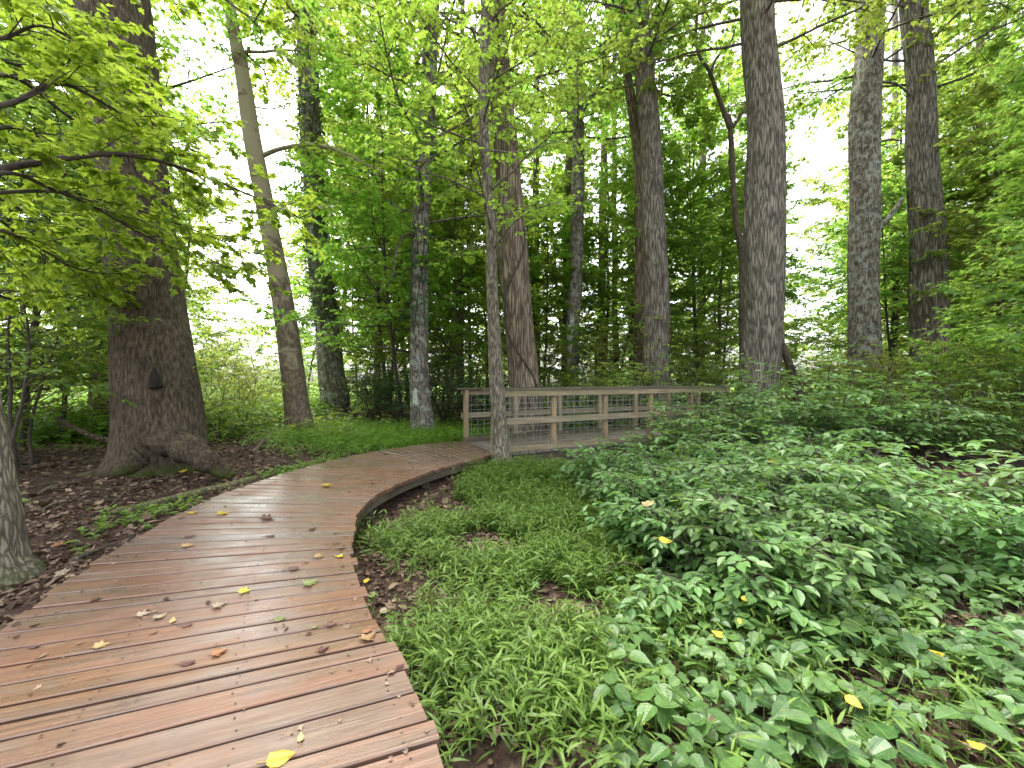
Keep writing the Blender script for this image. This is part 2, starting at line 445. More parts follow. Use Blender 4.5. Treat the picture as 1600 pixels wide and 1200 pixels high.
def gz(x, y):
    x = np.atleast_1d(np.asarray(x, float)); y = np.atleast_1d(np.asarray(y, float))
    s = path_side(x, y)
    near = np.exp(-((x ** 2 + (y - 5) ** 2) / 30 ** 2))
    n = 0.05 * vnoise(x, y, 1.1, 1) + 0.02 * vnoise(x, y, 0.37, 2)
    left = -0.09 + 0.09 * smooth(1.2, 5, s) + n * smooth(0.9, 2.0, s)
    right = -0.27 + 0.10 * smooth(4.5, 6.5, y) * smooth(2.5, 0.5, x) + n * smooth(-0.9, -1.6, s)
    w = smooth(-0.75, 0.75, s)
    z = right * (1 - w) + left * w
    z = z + 0.25 * smooth(9, 18, np.hypot(x - 1, y - 5)) * smooth(-2.0, -6.0, x - 0.0) * 0.3
    z = z + 0.5 * (1 - near) * vnoise(x, y, 9, 4) * 0.5
    cd = creek_d(x, y)
    z = z - 0.75 * np.exp(-(cd / 0.85) ** 2) * smooth(30, 14, np.hypot(x, y))
    return z

def G(x, y):
    return float(gz(x, y)[0])

def ground_px(u, v):
    """point on the ground seen at photo pixel (u, v)"""
    z = -0.1
    for _ in range(12):
        Y = (EYE - z) * F / (v - CY)
        X = (u - CX) / F * Y
        z = 0.5 * z + 0.5 * G(X, Y)
    return np.array([X, Y, G(X, Y)])

# ground mesh -----------------------------------------------------------------
def make_ground():
    u = np.arange(-5.3, 5.31, 0.035)
    xs = 2.6 * np.sinh(u)
    ys = 5.0 + 2.6 * np.sinh(u)
    X, Y = np.meshgrid(xs, ys)
    Z = gz(X, Y)
    n = len(u)
    V = np.stack([X, Y, Z], -1).reshape(-1, 3)
    i, j = np.meshgrid(np.arange(n - 1), np.arange(n - 1))
    a = (j * n + i).ravel()
    loops = np.stack([a, a + 1, a + n + 1, a + n], 1)
    mb = MB()
    mead = np.maximum(smooth(6.6, 8.0, Y + 0.25 * (-X - 8)) * smooth(-5.6, -7, X), smooth(19, 26, Y + 1.5 * vnoise(X, Y, 4, 5)))
    lush = np.exp(-(((X + 2.9) / 1.9) ** 2 + ((Y - 9.0) / 1.7) ** 2)) * 0.9
    g = np.clip(np.maximum(mead, lush), 0, 1).ravel()
    mb.add(V, loops, np.full(len(loops), 4), 0, True, g)
    m, nt, out = mat_new('forest floor')
    tc = nd(nt, 'ShaderNodeNewGeometry')
    co = tc.outputs['Position']
    at = nd(nt, 'ShaderNodeAttribute', attribute_name='tint')
    vo = nd(nt, 'ShaderNodeTexVoronoi', {'Vector': co, 'Scale': 24.0, 'Randomness': 1.0})
    n1 = nd(nt, 'ShaderNodeTexNoise', {'Vector': co, 'Scale': 3.0, 'Detail': 8.0, 'Roughness': 0.7})
    n2 = nd(nt, 'ShaderNodeTexNoise', {'Vector': co, 'Scale': 40.0, 'Detail': 6.0, 'Roughness': 0.7})
    lit = ramp(nt, nd(nt, 'ShaderNodeSeparateColor', {0: vo.outputs['Color']}).outputs[0], [(0.0, (0.030, 0.017, 0.012)), (0.55, (0.065, 0.036, 0.025)), (0.85, (0.10, 0.062, 0.042)), (1.0, (0.15, 0.105, 0.07))])
    soil = mixc(nt, ramp(nt, n2.outputs[0], [(0.35, 0.0), (0.65, 1.0)]), (0.022, 0.014, 0.010), (0.06, 0.040, 0.028))
    c = mixc(nt, ramp(nt, n1.outputs[0], [(0.4, 0.15), (0.6, 0.85)]), soil, lit)
    gr = mixc(nt, n2.outputs[0], (0.10, 0.20, 0.02), (0.24, 0.36, 0.06))
    gf = ramp(nt, math_n(nt, 'ADD', at.outputs['Fac'], math_n(nt, 'MULTIPLY', math_n(nt, 'SUBTRACT', n1.outputs[0], 0.5), 0.7)), [(0.35, 0.0), (0.65, 1.0)])
    col = mixc(nt, gf, c, gr)
    hh = math_n(nt, 'ADD', math_n(nt, 'MULTIPLY', vo.outputs['Distance'], 0.7), n2.outputs[0])
    bp = nd(nt, 'ShaderNodeBump', {'Height': hh, 'Strength': 0.9, 'Distance': 0.03})
    p = nd(nt, 'ShaderNodeBsdfPrincipled', {'Base Color': col, 'Roughness': 0.9, 'Specular IOR Level': 0.2, 'Normal': bp.outputs[0]})
    nt.links.new(p.outputs[0], out.inputs[0])
    o = mb.build('ground', m)
    tag(o, kind='structure')
make_ground()

# ------------------------------------------------------------------ boardwalk
def board_prism(mb, q, z1, th, tint, mat=0, ch=0.004):
    """one deck board: q = 4 plan corners (a0, a1 along one long edge, b1, b0 along the other)"""
    a0, a1, b1, b0 = (np.asarray(p, float) for p in q)
    L = np.linalg.norm(a1 - a0); W = np.linalg.norm(b0 - a0)
    r = random.random() * 40
    w0, w1 = unit(b0 - a0) * ch, unit(b1 - a1) * ch
    tz = random.uniform(-0.0015, 0.0015)
    def ring(a, b, w, u):
        pts = [(a, z1 - th), (a, z1 - ch), (a + w, z1), (b - w, z1), (b, z1 - ch), (b, z1 - th)]
        vv = [0, 0, ch, W - ch, W, W]
        return [(p[0], p[1], z + tz) for p, z in pts], [(u + r, k + r * 0.37, 0) for k in vv]
    v0, g0 = ring(a0, b0, w0, 0)
    v1, g1 = ring(a1, b1, w1, L)
    fs = []
    for k in range(6):
        k2 = (k + 1) % 6
        fs += [k, k + 6, k2 + 6, k2]
    mb.add(v0 + v1, fs + list(range(5, -1, -1)) + list(range(6, 12)), [4] * 6 + [6, 6], mat, False, tint, g0 + g1)

def make_boardwalk():
    random.seed(5)
    root = empty('boardwalk', (0, 0, 0))
    tag(root, 'wet reddish brown wooden boardwalk curving through the woods towards the footbridge', 'boardwalk')
    seg = np.linalg.norm(np.diff(CE, axis=0), axis=1)
    s = np.concatenate([[0], np.cumsum(seg)])
    mb = MB()
    pos, k = 0.0, 0
    def at(E, q):
        return np.array([np.interp(q, s, E[:, 0]), np.interp(q, s, E[:, 1])])
    rs = np.random.default_rng(3)
    while pos < s[-1] - 0.03:
        w = 0.116 + rs.uniform(-0.006, 0.010)
        if rs.random() < 0.16: w = 0.075
        gap = rs.uniform(0.010, 0.017)
        e = min(pos + w, s[-1])
        a0, a1, b0, b1 = at(LE, pos), at(RE, pos), at(LE, e), at(RE, e)
        dr = unit(a1 - a0)
        jl, jr = rs.uniform(-0.02, 0.015), rs.uniform(-0.022, 0.02)
        # parallel-sided boards: take a little off where the fan is widest
        tint = float(np.clip(rs.normal(0.45, 0.22), 0, 1))
        fade = smooth(s[-1] - 1.8, s[-1], np.array(pos))
        board_prism(mb, (a0 - dr * jl, a1 + dr * jr, b1 + dr * jr, b0 - dr * jl), 0.0, 0.038, tint * (1 - 0.4 * fade) + 0.4 * fade, 0)
        for fr in (0.05, 0.36, 0.64, 0.95):
            for eo in (0.25, 0.75):
                q0, q1 = a0 + (b0 - a0) * eo, a1 + (b1 - a1) * eo
                c = q0 + (q1 - q0) * (fr + rs.normal(0, 0.006))
                th_ = np.linspace(0, 2 * np.pi, 6, endpoint=False)
                mb.add(np.stack([c[0] + 0.0042 * np.cos(th_), c[1] + 0.0042 * np.sin(th_), np.full(6, 0.0024)], 1), np.arange(6), [6], 1, False, 0.5)
        pos = e + gap
        k += 1
    mb.build('decking', [M['deck'], M['nail']], root)
    for nm, E, off, zt, zb in (('fascia_board', RE, -0.035, -0.042, -0.14), ('fascia_board', LE, 0.035, -0.042, -0.13)):
        f = MB()
        ii = np.linspace(0, 799, 46).astype(int)
        P = E[ii]
        tdir = unit(np.gradient(P, axis=0))
        nrm = np.stack([-tdir[:, 1], tdir[:, 0]], 1)
        sgn = 1 if E is RE else -1
        A = P + nrm * sgn * 0.03
        B = P + nrm * sgn * 0.068
        n = len(ii)
        V, g = [], []
        for i in range(n):
            V += [(A[i][0], A[i][1], zb), (A[i][0], A[i][1], zt), (B[i][0], B[i][1], zt), (B[i][0], B[i][1], zb)]
            g += [(i * 0.2, 0, 0), (i * 0.2, 0.13, 0), (i * 0.2, 0.17, 0), (i * 0.2, 0.3, 0)]
        fs = []
        for i in range(n - 1):
            for k in range(4):
                k2 = (k + 1) % 4
                fs += [i * 4 + k, i * 4 + k2, i * 4 + 4 + k2, i * 4 + 4 + k]
        fs += [0, 1, 2, 3, (n - 1) * 4 + 3, (n - 1) * 4 + 2, (n - 1) * 4 + 1, (n - 1) * 4]
        f.add(V, fs, [4] * (len(fs) // 4), 0, False, 0.5, g)
        f.build(nm, M['fascia'], root)
    # short posts that carry the boardwalk on the low side
    for q in np.linspace(1.2, s[-1] - 0.5, 6):
        p, dl = at(RE, q), unit(at(LE, q) - at(RE, q))
        c = p + dl * 0.12
        b = MB()
        zb = G(c[0], c[1]) - 0.2
        b.box((c[0] - 0.045, c[1] - 0.045, zb), (0.09, 0, 0), (0, 0.09, 0), (0, 0, -0.045 - zb), 0, 0.4)
        b.build('support_post', M['fascia'], root)
    return root
make_boardwalk()

# ------------------------------------------------------------------ footbridge
def make_bridge():
    random.seed(11)
    root = empty('footbridge', (0, 0, 0))
    tag(root, 'weathered timber footbridge with wire mesh railings over the creek bed', 'footbridge')
    def W(t, w, z):
        p = B0 + BD * t + BN * w
        return np.array([p[0], p[1], z])
    d3, n3, up = np.array([*BD, 0]), np.array([*BN, 0]), np.array([0, 0, 1.0])
    rise = lambda t: 0.035 * math.sin(min(max(t, 0) / BLEN, 1) * math.pi * 0.5)
    mb = MB(); t = 0.0
    rs = np.random.default_rng(8)
    while t < BLEN:
        w = 0.14
        z = rise(t)
        board_prism(mb, (W(t, 1.60, 0)[:2], W(t, -0.10, 0)[:2], W(t + w, -0.10, 0)[:2], W(t + w, 1.60, 0)[:2]), z - 0.001, 0.038, float(rs.uniform(0, 1)), 0)
        t += w + 0.011
    mb.build('decking', M['deck_grey'], root)
    for w in (-0.06, 1.52):
        b = MB(); b.box(W(0.05, w, -0.235), d3 * (BLEN - 0.05), n3 * 0.045, up * 0.19, 0, 0.4); b.build('beam', M['fascia'], root)
    def railing(w0, sgn, ts, t_end, zoff):
        """sgn -1: outer face looks towards -BN"""
        r = empty('railing', (0, 0, 0)); r.parent = root
        ph = 1.045 + zoff
        pw = 0.088
        for i, t in enumerate(ts):
            b = MB()
            c = W(t, w0, 0)
            zb = -0.30
            o = c - d3 * pw / 2 - n3 * pw / 2
            b.box(o + up * zb, d3 * pw, n3 * pw, up * (ph + rise(t) - zb), 0, random.random())
            b.build('post', M['rail'], r)
        # boards: rails on the outer face, cap on top
        out = n3 * sgn
        face = w0 + sgn * (pw / 2 + 0.002)
        L = t_end - ts[0] + 0.12
        t0 = ts[0] - 0.08
        def strip(name, z0, z1, wa, wb, mat, tint, ta=t0, tb=t_end + 0.06):
            b = MB()
            nseg = 8
            for i in range(nseg):
                a, c = ta + (tb - ta) * i / nseg, ta + (tb - ta) * (i + 1) / nseg
                ra, rc = rise(a), rise(c)
                V = [W(a, wa, z0 + ra), W(a, wb, z0 + ra), W(a, wb, z1 + ra), W(a, wa, z1 + ra), W(c, wa, z0 + rc), W(c, wb, z0 + rc), W(c, wb, z1 + rc), W(c, wa, z1 + rc)]
                fs = [0, 1, 5, 4, 1, 2, 6, 5, 2, 3, 7, 6, 3, 0, 4, 7]
                if i == 0: fs += [0, 3, 2, 1]
                if i == nseg - 1: fs += [4, 5, 6, 7]
                hs_ = abs(wb - wa)
                g = [(q, y_, 0) for q in (a, c) for y_ in (0, hs_, hs_ + z1 - z0, 2 * hs_ + z1 - z0)]
                b.add(V, fs, [4] * (len(fs) // 4), 0, False, tint, g)
            return b.build(name, mat, r)
        lo, hi = sorted((face, face + sgn * 0.038))
        strip('upper_rail', ph - 0.10, ph - 0.004, lo, hi, M['rail'], 0.5)
        strip('middle_rail', 0.47 + zoff, 0.575 + zoff, lo, hi, M['rail'], 0.75)
        strip('toe_board', 0.003, 0.098, *( (lo - 0.003, hi - 0.003) if sgn < 0 else (w0 - pw / 2 - 0.042, w0 - pw / 2 - 0.004)), M['rail'] if sgn < 0 else M['fascia'], 0.6)
        ca, cb = sorted((w0 - sgn * 0.07, w0 + sgn * 0.10))
        strip('cap_rail', ph + 0.002, ph + 0.034, ca, cb, M['fascia'] if sgn < 0 else M['fascia'], 0.8, t0 - 0.10, t_end + 0.18)
        # welded wire between the posts, on the inner face
        for i in range(len(ts) - 1):
            b = MB()
            a, c = ts[i] + pw / 2 + 0.004, ts[i + 1] - pw / 2 - 0.004
            wi = w0 + sgn * 0.034
            rr = 0.0022
            nv = 7
            for k in range(nv):
                q = a + (c - a) * (k + 0.5) / nv
                o = W(q - rr, wi - rr, 0.10 + rise(q))
                b.box(o, d3 * 2 * rr, n3 * 2 * rr, up * (ph - 0.14), 0, 0.5)
            for k in range(9):
                z = 0.13 + 0.10 * k
                ra, rc = rise(a), rise(c)
                b.box(W(a, wi + rr * 1.1, z + ra), d3 * (c - a) + up * (rc - ra), n3 * 2 * rr, up * 2 * rr, 0, 0.5)
            b.build('wire_panel', M['wire'], r)
    railing(0.0, -1, [0, 1.15, 2.3, 3.45, 4.6, 5.62], 5.70, 0.0)
    railing(BW, 1, [0, 1.1, 2.2, 3.3, 4.4, 5.5, 6.6], 6.66, 0.0)
    return root
make_bridge()

# ------------------------------------------------------------------ tubes: trunks, limbs, sticks
def tube(mb, pts, radii, seg=8, mat=0, lump=0.0, flare=0.0, flare_h=0.4, lobes=5, seed=0, tint=0.5, furrow=0.0, cap0=False):
    pts = np.asarray(pts, float); radii = np.asarray(radii, float)
    n = len(pts)
    T = unit(np.gradient(pts, axis=0))
    ref = np.array([1.0, 0, 0]) if abs(T[0][0]) < 0.8 else np.array([0, 1.0, 0])
    u = unit(ref - T[0] * (ref @ T[0]))
    th = np.linspace(0, 2 * np.pi, seg, endpoint=False)
    rings = []
    for i in range(n):
        u = unit(u - T[i] * (u @ T[i]))
        w = np.cross(T[i], u)
        r = np.full(seg, radii[i])
        h = pts[i][2] - pts[0][2]
        if lump:
            r = r * (1 + lump * (np.sin(2 * th + 1.7 * h + seed) * 0.5 + np.sin(3 * th - 1.1 * h + 2 * seed) * 0.5 + np.sin(5 * th + 2.3 * h + seed * 3) * 0.3))
        if furrow:
            r = r * (1 + furrow * (np.sin(11 * th + 2 * np.sin(1.9 * h + seed)) + 0.7 * np.sin(17 * th + 1.5 * np.sin(2.7 * h + 1 + seed))))
        if flare:
            lob = 0.45 + 0.55 * np.clip(np.sin(lobes * th + seed * 2.1) * 0.6 + 0.4 * np.sin(2 * th + seed) + 0.35, 0, 1.4)
            r = r * (1 + flare * np.exp(-max(h, 0) / flare_h) * lob)
        rings.append(pts[i] + np.outer(np.cos(th) * r, u) + np.outer(np.sin(th) * r, w))
    V = np.concatenate(rings)
    i, j = np.meshgrid(np.arange(n - 1), np.arange(seg), indexing='ij')
    a = (i * seg + j).ravel(); b = (i * seg + (j + 1) % seg).ravel()
    loops = np.stack([a, b, b + seg, a + seg], 1)
    L = list(loops.ravel()); S = [4] * len(loops)
    L += list(range((n - 1) * seg, n * seg)); S.append(seg)
    if cap0:
        L += list(range(seg - 1, -1, -1)); S.append(seg)
    mb.add(V, L, S, mat, True, tint)

def wander(p, d, L, rs, n=6, wig=0.15, lift=0.0):
    """a wandering polyline from p along d; lift bends it up (or down, negative)"""
    pts = [np.asarray(p, float)]
    d = unit(d)
    for i in range(n):
        d = unit(d + rs.normal(0, wig, 3) + np.array([0, 0, lift]))
        pts.append(pts[-1] + d * L / n)
    return np.array(pts)

# ------------------------------------------------------------------ leaf shapes (tip along +x, unit length)
def leaf_shape(half, fold=0.12, droop=0.15):
    """half: (x, y) outline from base to tip on one side; two faces folded along the midrib"""
    half = np.array(half, float)
    n = len(half)
    z = lambda x, y: fold * abs(y) - droop * x * x
    V = [(x, y, z(x, y)) for x, y in half] + [(x, -y, z(x, y)) for x, y in half[1:-1]]
    f1 = list(range(n))
    f1 = [0] + list(range(n - 1, 0, -1))
    f2 = [0] + list(range(n, 2 * n - 2)) + [n - 1]
    return np.array(V), f1 + f2, [len(f1), len(f2)]
def leaf_fan(half, fold, droop):
    return leaf_shape(half, fold, droop)
SH = {}
SH['maple'] = leaf_shape([(0, 0), (-0.10, 0.20), (-0.02, 0.42), (0.14, 0.34), (0.30, 0.62), (0.42, 0.50), (0.48, 0.24), (0.72, 0.24), (0.78, 0.10), (1, 0)], 0.12, 0.22)
SH['lobed'] = leaf_shape([(0, 0), (0.0, 0.34), (0.24, 0.28), (0.42, 0.5), (0.52, 0.2), (1, 0)], 0.15, 0.2)
SH['ovate'] = leaf_shape([(0, 0), (0.10, 0.16), (0.32, 0.27), (0.58, 0.26), (0.82, 0.13), (1, 0)], 0.22, 0.2)
SH['broad'] = leaf_shape([(0, 0), (0.04, 0.22), (0.22, 0.38), (0.46, 0.38), (0.66, 0.28), (0.86, 0.10), (1, 0)], 0.18, 0.22)
SH['kite'] = leaf_shape([(0, 0), (0.42, 0.32), (1, 0)], 0.2, 0.2)
SH['toothed'] = leaf_shape([(0, 0), (0.03, 0.25), (0.16, 0.33), (0.22, 0.42), (0.40, 0.36), (0.50, 0.40), (0.60, 0.26), (0.74, 0.24), (0.84, 0.1), (1, 0)], 0.15, 0.2)
def lance_shape(w=0.075, droop=0.42):
    xs = [0, 0.25, 0.6, 1.0]
    ww = [0.3 * w, w, 0.75 * w, 0]
    V = []
    for x, h in zip(xs[:-1], ww[:-1]):
        z = 0.25 * x - droop * x * x
        V += [(x, h, z), (x, -h, z)]
    V.append((1, 0, 0.25 - droop))
    return np.array(V), [0, 1, 3, 2, 2, 3, 5, 4, 4, 5, 6], [4, 4, 3]
SH['lance'] = lance_shape()
SH['blade'] = lance_shape(0.035, 0.35)

def add_leaves(mb, shape, pos, dirs, nrm, size, tint, mat=0, smooth_=False):
    V, L, S = SH[shape] if isinstance(shape, str) else shape
    pos, dirs, nrm = np.asarray(pos, float), unit(dirs), np.asarray(nrm, float)
    N = len(pos)
    if N == 0:
        return
    nrm = unit(nrm - dirs * (nrm * dirs).sum(1, keepdims=True))
    side = np.cross(nrm, dirs)
    size = np.broadcast_to(np.asarray(size, float), (N,))
    P = pos[:, None, :] + size[:, None, None] * (V[None, :, 0:1] * dirs[:, None, :] + V[None, :, 1:2] * side[:, None, :] + V[None, :, 2:3] * nrm[:, None, :])
    nv = len(V)
    loops = (np.asarray(L)[None, :] + (np.arange(N) * nv)[:, None]).ravel()
    tt = np.repeat(np.broadcast_to(np.asarray(tint, float), (N,)), nv)
    gg = np.tile(V * np.array([1, 1, 0]), (N, 1))
    gg[:, 2] = tt * 7.3
    mb.add(P.reshape(-1, 3), loops, np.tile(S, N), mat, smooth_, tt, gg)

class Leaves:
    """leaf positions gathered twig by twig, written out in one go"""
    def __init__(self): self.p, self.d, self.n, self.s = [], [], [], []
    def along(self, pts, n, size, rs, tilt=0.4, spread=0.9, t0=0.1, droop=0.25, jit=0.0):
        pts = np.asarray(pts)
        t = np.sort(rs.uniform(t0, 1.0, n)); t[-1] = 1.0
        k = t * (len(pts) - 1)
        i = np.clip(k.astype(int), 0, len(pts) - 2); f = (k - i)[:, None]
        p = pts[i] * (1 - f) + pts[i + 1] * f
        d = unit(pts[i + 1] - pts[i])
        side = unit(np.cross(d, [0, 0, 1.0]) + 1e-6)
        sg = np.where(np.arange(n) % 2 == 0, 1.0, -1.0) * rs.uniform(0.5, 1.1, n) * spread
        sg[-1] *= 0.15
        dd = d * rs.uniform(0.35, 0.9, (n, 1)) + side * sg[:, None] + rs.normal(0, 0.15, (n, 3)) + np.array([0, 0, -1]) * droop * rs.uniform(0.2, 1.4, (n, 1))
        nn = np.array([0, 0, 1.0]) + rs.normal(0, tilt, (n, 3))
        p = p + unit(dd) * size * 0.12 + (rs.normal(0, jit, (n, 3)) if jit else 0)
        self.p.append(p); self.d.append(dd); self.n.append(nn); self.s.append(size * rs.uniform(0.6, 1.15, n))
    def write(self, mb, shape, rs, mat=0, tlo=0.0, thi=1.0):
        if not self.p: return 0
        p = np.concatenate(self.p)
        add_leaves(mb, shape, p, np.concatenate(self.d), np.concatenate(self.n), np.concatenate(self.s), rs.uniform(tlo, thi, len(p)), mat)
        return len(p)

def spray(mb, lv, base, d, L, r, rs, nside=7, ntwig=5, nleaf=9, leaf=0.1, lift=0.03, tilt=0.4, bark=1, thin=True, start=0.25, twl=0.42, sdl=0.45, flat=0.25, wig=0.10, droop=0.25, seg=5):
    """a limb with side branches and twigs in flattish layers, leaves along the twigs"""
    main = wander(base, d, L, rs, 8, wig, lift)
    tube(mb, main, np.linspace(r, r * 0.25, len(main)), seg, bark)
    for k in range(nside):
        t = start + (1 - start) * (k + rs.uniform(0.2, 0.8)) / nside
        q = t * (len(main) - 1); i = min(int(q), len(main) - 2)
        p = main[i] + (main[i + 1] - main[i]) * (q - i)
        dm = unit(main[i + 1] - main[i])
        side = unit(np.cross(dm, [0, 0, 1.0]) + 1e-6) * (1 if k % 2 else -1)
        ds = unit(dm * rs.uniform(0.4, 1.0) + side * rs.uniform(0.7, 1.1) + np.array([0, 0, rs.normal(0.02, flat)]))
        Ls = L * sdl * (1.15 - 0.6 * t) * rs.uniform(0.7, 1.2)
        sb = wander(p, ds, Ls, rs, 5, wig, lift * 0.5 - 0.02)
        tube(mb, sb, np.linspace(max(r * 0.38, 0.003), 0.002, len(sb)), 4, bark)
        for j in range(ntwig):
            tt = 0.25 + 0.75 * (j + rs.uniform(0.1, 0.9)) / ntwig
            qq = tt * (len(sb) - 1); ii = min(int(qq), len(sb) - 2)
            pp = sb[ii] + (sb[ii + 1] - sb[ii]) * (qq - ii)
            d2 = unit(sb[ii + 1] - sb[ii])
            s2 = unit(np.cross(d2, [0, 0, 1.0]) + 1e-6) * (1 if j % 2 else -1)
            dt = unit(d2 * rs.uniform(0.5, 1.1) + s2 * rs.uniform(0.4, 1.0) + np.array([0, 0, rs.normal(-0.03, flat)]))
            tw = wander(pp, dt, twl * rs.uniform(0.6, 1.2), rs, 3, 0.12, -0.03)
            if not thin:
                tube(mb, tw, np.linspace(0.0035, 0.0012, len(tw)), 3, bark)
            lv.along(tw, nleaf, leaf, rs, tilt, droop=droop)
    lv.along(main[len(main) // 2:], nleaf, leaf, rs, tilt, droop=droop)
    return main

# ------------------------------------------------------------------ big trees, placed by their trunks in the photograph
def rnd(seed): return np.random.default_rng(seed)

def canopy_crown(seed, base_z, H, Rr, nl, lsize, mats, parent, stem, lr=0.045, leafn=8, nside=8, ntwig=6):
    """crown of a tall tree: limbs leave the stem between base_z and H"""
    rs = rnd(seed)
    mb, lv = MB(), Leaves()
    zt = stem[-1][2]
    if H > zt:
        top = wander(stem[-1] - np.array([0, 0, 0.1]), stem[-1] - stem[-3], H - zt, rs, 6, 0.05)
        tube(mb, top, np.linspace(0.10, 0.03, 7), 6, 1)
        stem = np.vstack([stem, top[1:]])
    for k in range(nl):
        t = (k + rs.uniform(0, 1)) / nl
        z = base_z + (H - base_z) * 0.92 * t
        az = k * 2.4 + rs.normal(0, 0.3)
        L = Rr * (0.75 + 0.45 * math.sin(math.pi * min(1, 0.25 + t * 0.8))) * rs.uniform(0.75, 1.15)
        el = rs.uniform(-0.1, 0.35) + 0.5 * t
        x, y = np.interp(z, stem[:, 2], stem[:, 0]), np.interp(z, stem[:, 2], stem[:, 1])
        spray(mb, lv, (x, y, z), (math.cos(az), math.sin(az), el), L, lr, rs, nside, ntwig, leafn, lsize, 0.0, 0.45)
    lv.write(mb, 'lobed', rs)
    return mb.build('crown', mats, parent)

def trunk_pts(Y, marks, top_z=15.0, seed=0, wob=0.02, taper=0.55, base=None):
    """marks: (px, py, width px) from the base up; base row first"""
    C = [px(a, b, Y) for a, b, w in marks]
    Rr = [w / 2 / F * Y for a, b, w in marks]
    d = unit(C[-1] - C[-2])
    if C[-1][2] < top_z:
        k = (top_z - C[-1][2]) / max(d[2], 0.5)
        C.append(C[-1] + (d * np.array([0.5, 0.5, 1.0])) * k)
        Rr.append(Rr[-1] * taper)
    C, Rr = np.array(C), np.array(Rr)
    n = max(24, int((C[-1][2] - C[0][2]) / 0.16))
    # even spacing in height
    P = catmull(np.column_stack([C, Rr]), 400)
    zz = np.linspace(P[0, 2], P[-1, 2], n)
    zz = P[0, 2] + (zz - P[0, 2]) * 1.0
    # finer near the foot
    foot = np.linspace(P[0, 2], P[0, 2] + 1.2, 22)
    zz = np.unique(np.concatenate([foot, zz[zz > P[0, 2] + 1.2]]))
    order = np.argsort(P[:, 2])
    Q = np.stack([np.interp(zz, P[order, 2], P[order, i]) for i in range(4)], 1)
    rs = rnd(seed)
    Q[:, 0] += wob * np.sin(zz * 1.3 + seed); Q[:, 1] += wob * np.sin(zz * 1.1 + 2 * seed)
    return Q[:, :3], Q[:, 3]

def big_tree(name, label, Y, marks, bark, seed, flare=0.6, flare_h=0.35, lobes=5, lump=0.04, furrow=0.012, top_z=14.0, crown=None, seg=44, limbs=(), cat='tree', group=None, wob=0.02, sink=0.25):
    P, Rr = trunk_pts(Y, marks, top_z, seed, wob)
    g = G(P[0][0], P[0][1])
    root = empty(name, (P[0][0], P[0][1], g))
    tag(root, label, cat, group)
    off = np.array([P[0][0], P[0][1], g])
    mb = MB()
    P2 = np.vstack([P[0] - np.array([0, 0, P[0][2] - g + sink]), P[0] - np.array([0, 0, (P[0][2] - g) * 0.5]), P]) if P[0][2] > g - 0.05 else P
    R2 = np.concatenate([[Rr[0] * 1.0] * (len(P2) - len(P)), Rr])
    Q = P2 - off
    # flare measured from the ground
    tube(mb, Q, R2, seg, 0, lump, flare, flare_h, lobes, seed, furrow=furrow)
    for pts, r0, r1 in limbs:
        pl = catmull(np.array(pts) - off, max(10, 6 * len(pts)))
        tube(mb, pl, np.linspace(r0, r1, len(pl)), 10, 0, 0.05, seed=seed)
    mb.build('trunk', M[bark], root)
    if crown:
        kw = dict(crown)
        c = P[-1] - off
        cz = kw.pop('base')
        i = int(np.argmin(abs(Q[:, 2] - cz)))
        cr = canopy_crown(seed + 50, cz, kw.pop('H'), kw.pop('R'), kw.pop('n'), kw.pop('leaf'), [M[kw.pop('mat', 'canopy')], M[bark]], root, Q, **kw)
    return root, P, Rr

cw = lambda b=9.0, H=15, R=4.0, n=12, leaf=0.17, **k: dict(base=b - 1.0 if b > 7 else b, H=min(H, b + 4.0) if b > 7 else H, R=R * 0.9, n=int(n * 2.0), leaf=leaf * 0.8, **k)

# 1  massive tree at the left of the boardwalk
t1, P1, R1 = big_tree('sycamore_tree', 'massive dark trunked tree with a swollen burl at its foot left of the boardwalk', 5.7,
    [(246, 738, 122), (247, 690, 114), (245, 620, 108), (240, 540, 100), (228, 430, 88), (205, 250, 86), (178, 0, 86), (160, -200, 80)], 'bark_old', 1, 0.30, 0.15, 6, 0.05, 0.014, 13, cw(8.5, 14, 4.2, 12), 56)
def burl():
    rs = rnd(3)
    mb = MB()
    c = px(282, 705, 5.15); c[2] = G(c[0], c[1])
    o = np.array(t1.location)
    pts = [px(238, 690, 5.25), px(262, 690, 5.12), px(290, 700, 5.1), px(318, 718, 5.1), px(345, 735, 5.15), px(362, 745, 5.2)]
    r = [0.10, 0.18, 0.185, 0.15, 0.10, 0.05]
    pl = catmull(np.column_stack([np.array(pts) - o, r]), 36)
    tube(mb, pl[:, :3], pl[:, 3] * (1 + 0.10 * np.sin(np.arange(36) * 0.9) + 0.05 * np.sin(np.arange(36) * 2.1)), 26, 0, 0.16, seed=2, cap0=True)
    for a, b, l in ((180, 735, 0.5), (150, 742, 0.8)):
        q = [px(225, 715, 5.3), px(200, 730, 5.2), px(a, b, 5.2), px(a - 60, b + 12, 5.15)]
        pl = catmull(np.array(q) - o, 20)
        tube(mb, pl, np.linspace(0.16, 0.03, 20), 14, 0, 0.1, seed=4)
    mb.build('burl', M['bark_burl'], t1)
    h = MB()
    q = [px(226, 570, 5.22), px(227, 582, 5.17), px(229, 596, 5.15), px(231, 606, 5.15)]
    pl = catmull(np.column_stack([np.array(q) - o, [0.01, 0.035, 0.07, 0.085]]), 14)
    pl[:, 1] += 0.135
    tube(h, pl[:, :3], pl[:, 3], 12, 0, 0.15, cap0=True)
    h.build('hollow', M['hollow_shade'], t1)  # solid plug, the cleft's shade is put into its colour
burl()
